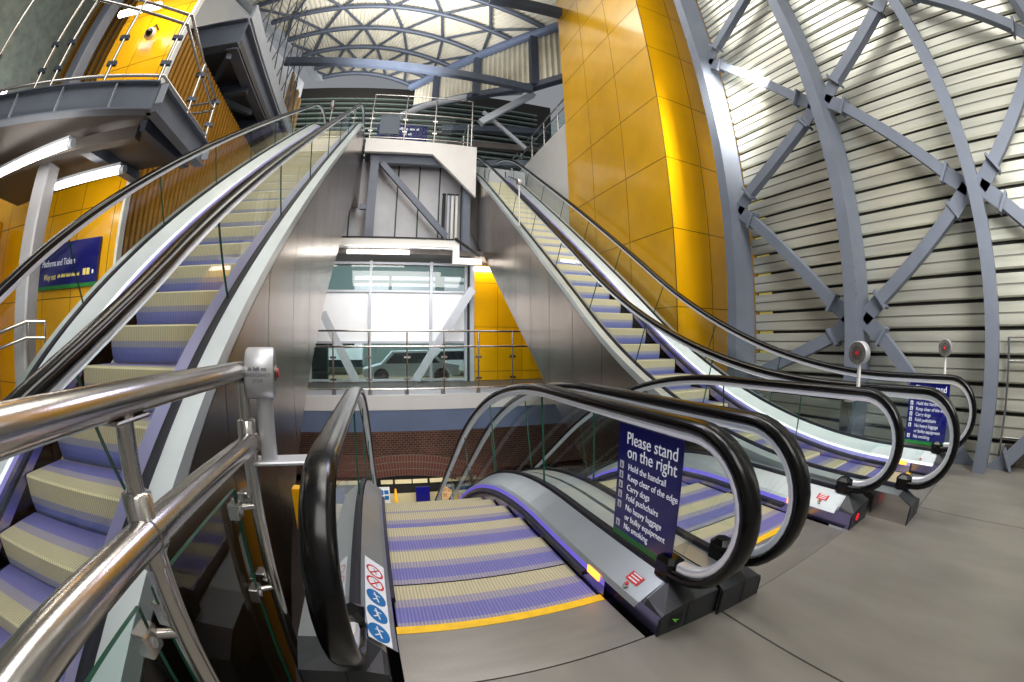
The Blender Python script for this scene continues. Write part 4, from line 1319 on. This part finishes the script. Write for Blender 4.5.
# bright glazed screen behind the striped escalator top
mb = MB(); mb.face([(-7.2, 8.0, 7.9), (-4.6, 17.5, 7.9), (-4.6, 17.5, 13.4), (-7.8, 8.0, 13.4)], 'frosted'); struct(mb, 'window_2')
sc_ = thing('cable_screen', (-3.6, 9.0, 8.0), 'tall screen of thin crossing steel rods beside the gallery edge', 'cable screen')
for k in range(7):
    v = 7.2 + k * 0.9
    mb = MB(); mb.tube([(-3.85, v, 8.9), (-3.85, v + 1.6, 13.0)], 0.022, 'grey_paint_dark', 8); mb.build('rod', sc_)
    mb = MB(); mb.tube([(-3.85, v + 1.6, 8.9), (-3.85, v, 13.0)], 0.022, 'grey_paint_dark', 8); mb.build('rod', sc_)
for k in range(4):
    mb = MB(); mb.beam((-4.4, 14.6 + k * 0.7, 7.9), (-4.4, 14.6 + k * 0.7, 11.9), 0.10, 0.34, 'slat_brown', (0, 1, 0))
    solo(mb, 'timber_fin', 'upright brown timber fin at the top of the striped escalator, ' + ('first in the row', 'second in the row', 'third in the row', 'last in the row')[k], 'fin', 'timber fins at the escalator top')

# ------------------------------------------------------------------ outside, seen through the clear panes
mb = MB(); mb.box(-20, 20, 13.6, 40, -0.6, -0.4, 'ground_out'); struct(mb, 'ground')
tn = thing('railway_carriage', (-6.5, 21, -0.4), 'white and dark railway carriage outside the balcony glazing', 'train')
mb = MB(); mb.box(-12, -0.8, 21, 23.5, 0.1, 1.9, 'train_white'); mb.build('carriage_body', tn)
mb = MB(); mb.box(-11.6, -1.2, 20.96, 21.0, 0.95, 1.45, 'train_dark'); mb.box(-12, -0.8, 20.97, 21.0, 0.0, 0.35, 'train_dark'); mb.build('window_band', tn)
for i, (x, v) in enumerate(((1.3, 17.5), (3.6, 20.5))):
    cr = thing('parked_car', (x, v, -0.4), ('pale car parked outside behind the balcony railing', 'dark windowed pale car parked outside, beside the yellow panels')[i], 'car')
    mb = MB()
    w = 0.8
    pts = [(-1.9, 0.25), (-1.95, 0.55), (-1.2, 0.75), (-0.75, 1.25), (0.75, 1.28), (1.35, 0.8), (1.9, 0.7), (1.95, 0.3)]
    for s_ in (-1, 1):
        mb.face([(x + a, v + s_ * w, z - 0.4) for a, z in pts], 'train_white')
    mb.grid([[(x + a, v + s_ * w, z - 0.4) for a, z in pts] for s_ in (-1, 1)], 'train_white', False, True)
    mb.build('car_body', cr)
    mb = MB(); mb.face([(x + a, v - w - 0.01, z - 0.4) for a, z in ((-1.05, 0.78), (-0.68, 1.18), (0.68, 1.2), (1.15, 0.8))], 'train_dark'); mb.build('side_window', cr)
    for a in (-1.2, 1.2):
        mb = MB(); mb.disc((x + a, v - w - 0.05, -0.1), (0, 1, 0), 0.3, 'rubber', 24, 0.2); mb.build('wheel', cr)
mb = MB(); mb.box(-3.5, -1.7, 13.9, 14.2, -0.4, 1.2, 'train_dark'); solo(mb, 'dark_cabinet', 'dark cabinet outside the clear panes beside the stainless cladding', 'cabinet')

mb = MB(); mb.box(-16, 16, 27, 27.3, -0.4, 9, 'teal_wall')
for a, b in ((-6.5, -3.4), (-1.6, 0.6), (0.8, 3.6), (4.2, 6.2)):
    mb.box(a, b, 26.95, 27.0, 2.2, 4.9, 'frosted')
    mb.box(a, b, 26.95, 27.0, 5.1, 5.35, 'frosted')
struct(mb, 'wall_outside')

# ------------------------------------------------------------------ rest of the hall behind the lens
mb = MB(); mb.face([(-10, -5, -5), (7, -5, -5), (7, -5, 13), (-10, -5, 13)], 'grey_wall'); struct(mb, 'wall_rear')
mb = MB(); mb.face([(-9.6, -5, -5), (-9.6, 22, -5), (-9.6, 22, 13), (-9.6, -5, 13)], 'louvre'); struct(mb, 'wall_far_left')

# repeats share a group phrase
GROUPS = {'escalator': 'escalators of the hall', 'emergency_stop': 'emergency stop buttons by the escalators', 'safety_sign': 'blue safety signs on the glass',
          'steel_rib': 'steel ribs of the plank wall', 'roof_rib': 'curved roof ribs', 'pendant_tube_light': 'tube lights', 'bulkhead_panel': 'cream panels under the brick arch',
          'riser_pipe': 'vertical pipes below the landing', 'railing': 'stainless railings', 'parked_car': 'cars parked outside', 'steel_brace': 'slanting braces before the glazing',
          'back_beam': 'beams behind the escalator top', 'steel_column': 'columns of the gantry'}
for o in COL.objects:
    st = o.name.split('.')[0]
    if o.parent is None and st in GROUPS and 'category' in o:
        o['group'] = GROUPS[st]

# ------------------------------------------------------------------ light
w = bpy.data.worlds.new('World'); SC.world = w; w.use_nodes = True
bg = w.node_tree.nodes['Background']
bg.inputs['Color'].default_value = (0.9, 0.94, 1.0, 1); bg.inputs['Strength'].default_value = 0.28

def area(name, loc, target, size, power, color=(1, 1, 1), sy=None, spread=None):
    l = bpy.data.lights.new(name, 'AREA'); l.energy = power; l.color = color; l.size = size
    if sy: l.shape = 'RECTANGLE'; l.size_y = sy
    if spread: l.spread = spread
    o = bpy.data.objects.new(name, l); COL.objects.link(o); o.location = loc
    d = Vector(target) - Vector(loc)
    o.rotation_euler = d.to_track_quat('-Z', 'Y').to_euler()
    return o
area('hall_fill', (1.0, -3.0, 9.0), (2.0, 5.0, 2.0), 5.0, 420, (1, 0.97, 0.92))  # unseen area light, added for the general brightness of the hall
area('hall_fill', (1.0, 5.5, 11.5), (1.0, 6.0, 0.0), 4.0, 420, (1, 0.97, 0.93), 7.0)  # another added area light, above the view, for the hall
area('roof_fill', (0.0, 10.5, 10.0), (-0.2, 12.6, 15.0), 3.0, 420, (1, 0.98, 0.94), None, radians(115))  # added area light aimed up to brighten the roof
area('balcony_lamp', (1.0, 11.2, 3.5), (1.0, 13.0, 1.0), 4.0, 80, (1, 0.97, 0.93), 0.8)
area('wall_fill', (1.6, 1.5, 9.0), (5.4, 2.0, 3.0), 3.0, 150, (1, 0.98, 0.93))  # added area light that brightens the plank wall from above
area('wall_fill', (2.4, -1.6, 3.2), (5.4, 1.6, 2.2), 1.6, 75, (1, 0.99, 0.95), None, radians(120))  # added to brighten the lower part of the plank wall
area('tower_lamp', (4.72, 3.15, 5.4), (5.75, 5.7, 4.6), 0.6, 85, (1, 0.97, 0.88), None, radians(95))
area('gantry_lamp', (-4.4, 2.4, 2.6), (-5.6, 5.5, 1.6), 2.0, 60, (1, 0.95, 0.85))
area('gantry_lamp', (-4.6, 4.2, 7.4), (-5.4, 5.5, 5.4), 1.2, 55, (1, 0.95, 0.85))
area('landing_fill', (1.0, 8.2, 6.4), (1.0, 13.0, 7.6), 1.6, 110, (1, 0.97, 0.93))  # added in front of the white landing fascia to brighten it
area('back_fill', (-1.5, 15.6, 12.0), (-1.0, 20.0, 9.5), 3.0, 260, (1, 0.98, 0.94))  # added to lighten the louvred end wall
area('void_fill', (0.7, 6.6, 1.9), (0.7, 10.0, -0.4), 1.2, 42, (1, 0.97, 0.95))  # unseen light added to whiten the balcony fascia
area('subway_lamp', (1.0, 14.2, -3.3), (0.8, 15.4, -4.6), 3.0, 60, (1, 0.95, 0.85), 0.6)
area('subway_lamp', (0.7, 10.6, -1.4), (0.7, 13.3, -3.2), 4.0, 55, (1, 0.92, 0.8), 0.6)
area('step_fill', (0.5, 2.4, 2.6), (0.5, 2.6, 0.0), 0.6, 14, (0.75, 0.72, 1.0))  # added violet area light over the steps, without a fitting
def point(name, loc, power, color, r=0.05):
    l = bpy.data.lights.new(name, 'POINT'); l.energy = power; l.color = color; l.shadow_soft_size = r
    o = bpy.data.objects.new(name, l); COL.objects.link(o); o.location = loc
for u0, v in ((0.0, 1.75), (1.70, 1.75), (3.40, 1.4)):
    point('comb_lamp', (u0 + W - 0.05, v, 0.05), 0.5, (0.45, 0.4, 1.0), 0.03)
sun = bpy.data.lights.new('daylight', 'SUN'); sun.energy = 0.0
area('outdoor_fill', (0, 17.5, 6.6), (0, 27, 1.0), 5.0, 1100, (0.95, 0.98, 1.0))  # added area light that brightens the backdrop outside the panes

# ------------------------------------------------------------------ camera: 15 mm fisheye on a 36 x 24 mm frame
cam = bpy.data.cameras.new('camera')
cam.type = 'PANO'
for holder in (cam, getattr(cam, 'cycles', None)):
    try:
        holder.panorama_type = 'FISHEYE_EQUISOLID'
        holder.fisheye_lens = 15.0
        holder.fisheye_fov = radians(200)
    except Exception:
        pass
cam.sensor_fit = 'HORIZONTAL'
cam.sensor_width = 36.0
cam.sensor_height = 36.0 * 682 / 1024
cam.clip_start = 0.02
cam.clip_end = 200
co = bpy.data.objects.new('camera', cam)
COL.objects.link(co)
co.location = (0, 0, H0)
co.rotation_euler = (radians(90), 0, radians(-18.0))
SC.camera = co

SC.view_settings.view_transform = 'Filmic' if False else 'Standard'
SC.view_settings.look = 'None'
SC.view_settings.exposure = 0.0
SC.cycles.use_denoising = True
SC.cycles.max_bounces = 8
SC.cycles.transparent_max_bounces = 24
SC.cycles.sample_clamp_indirect = 6.0
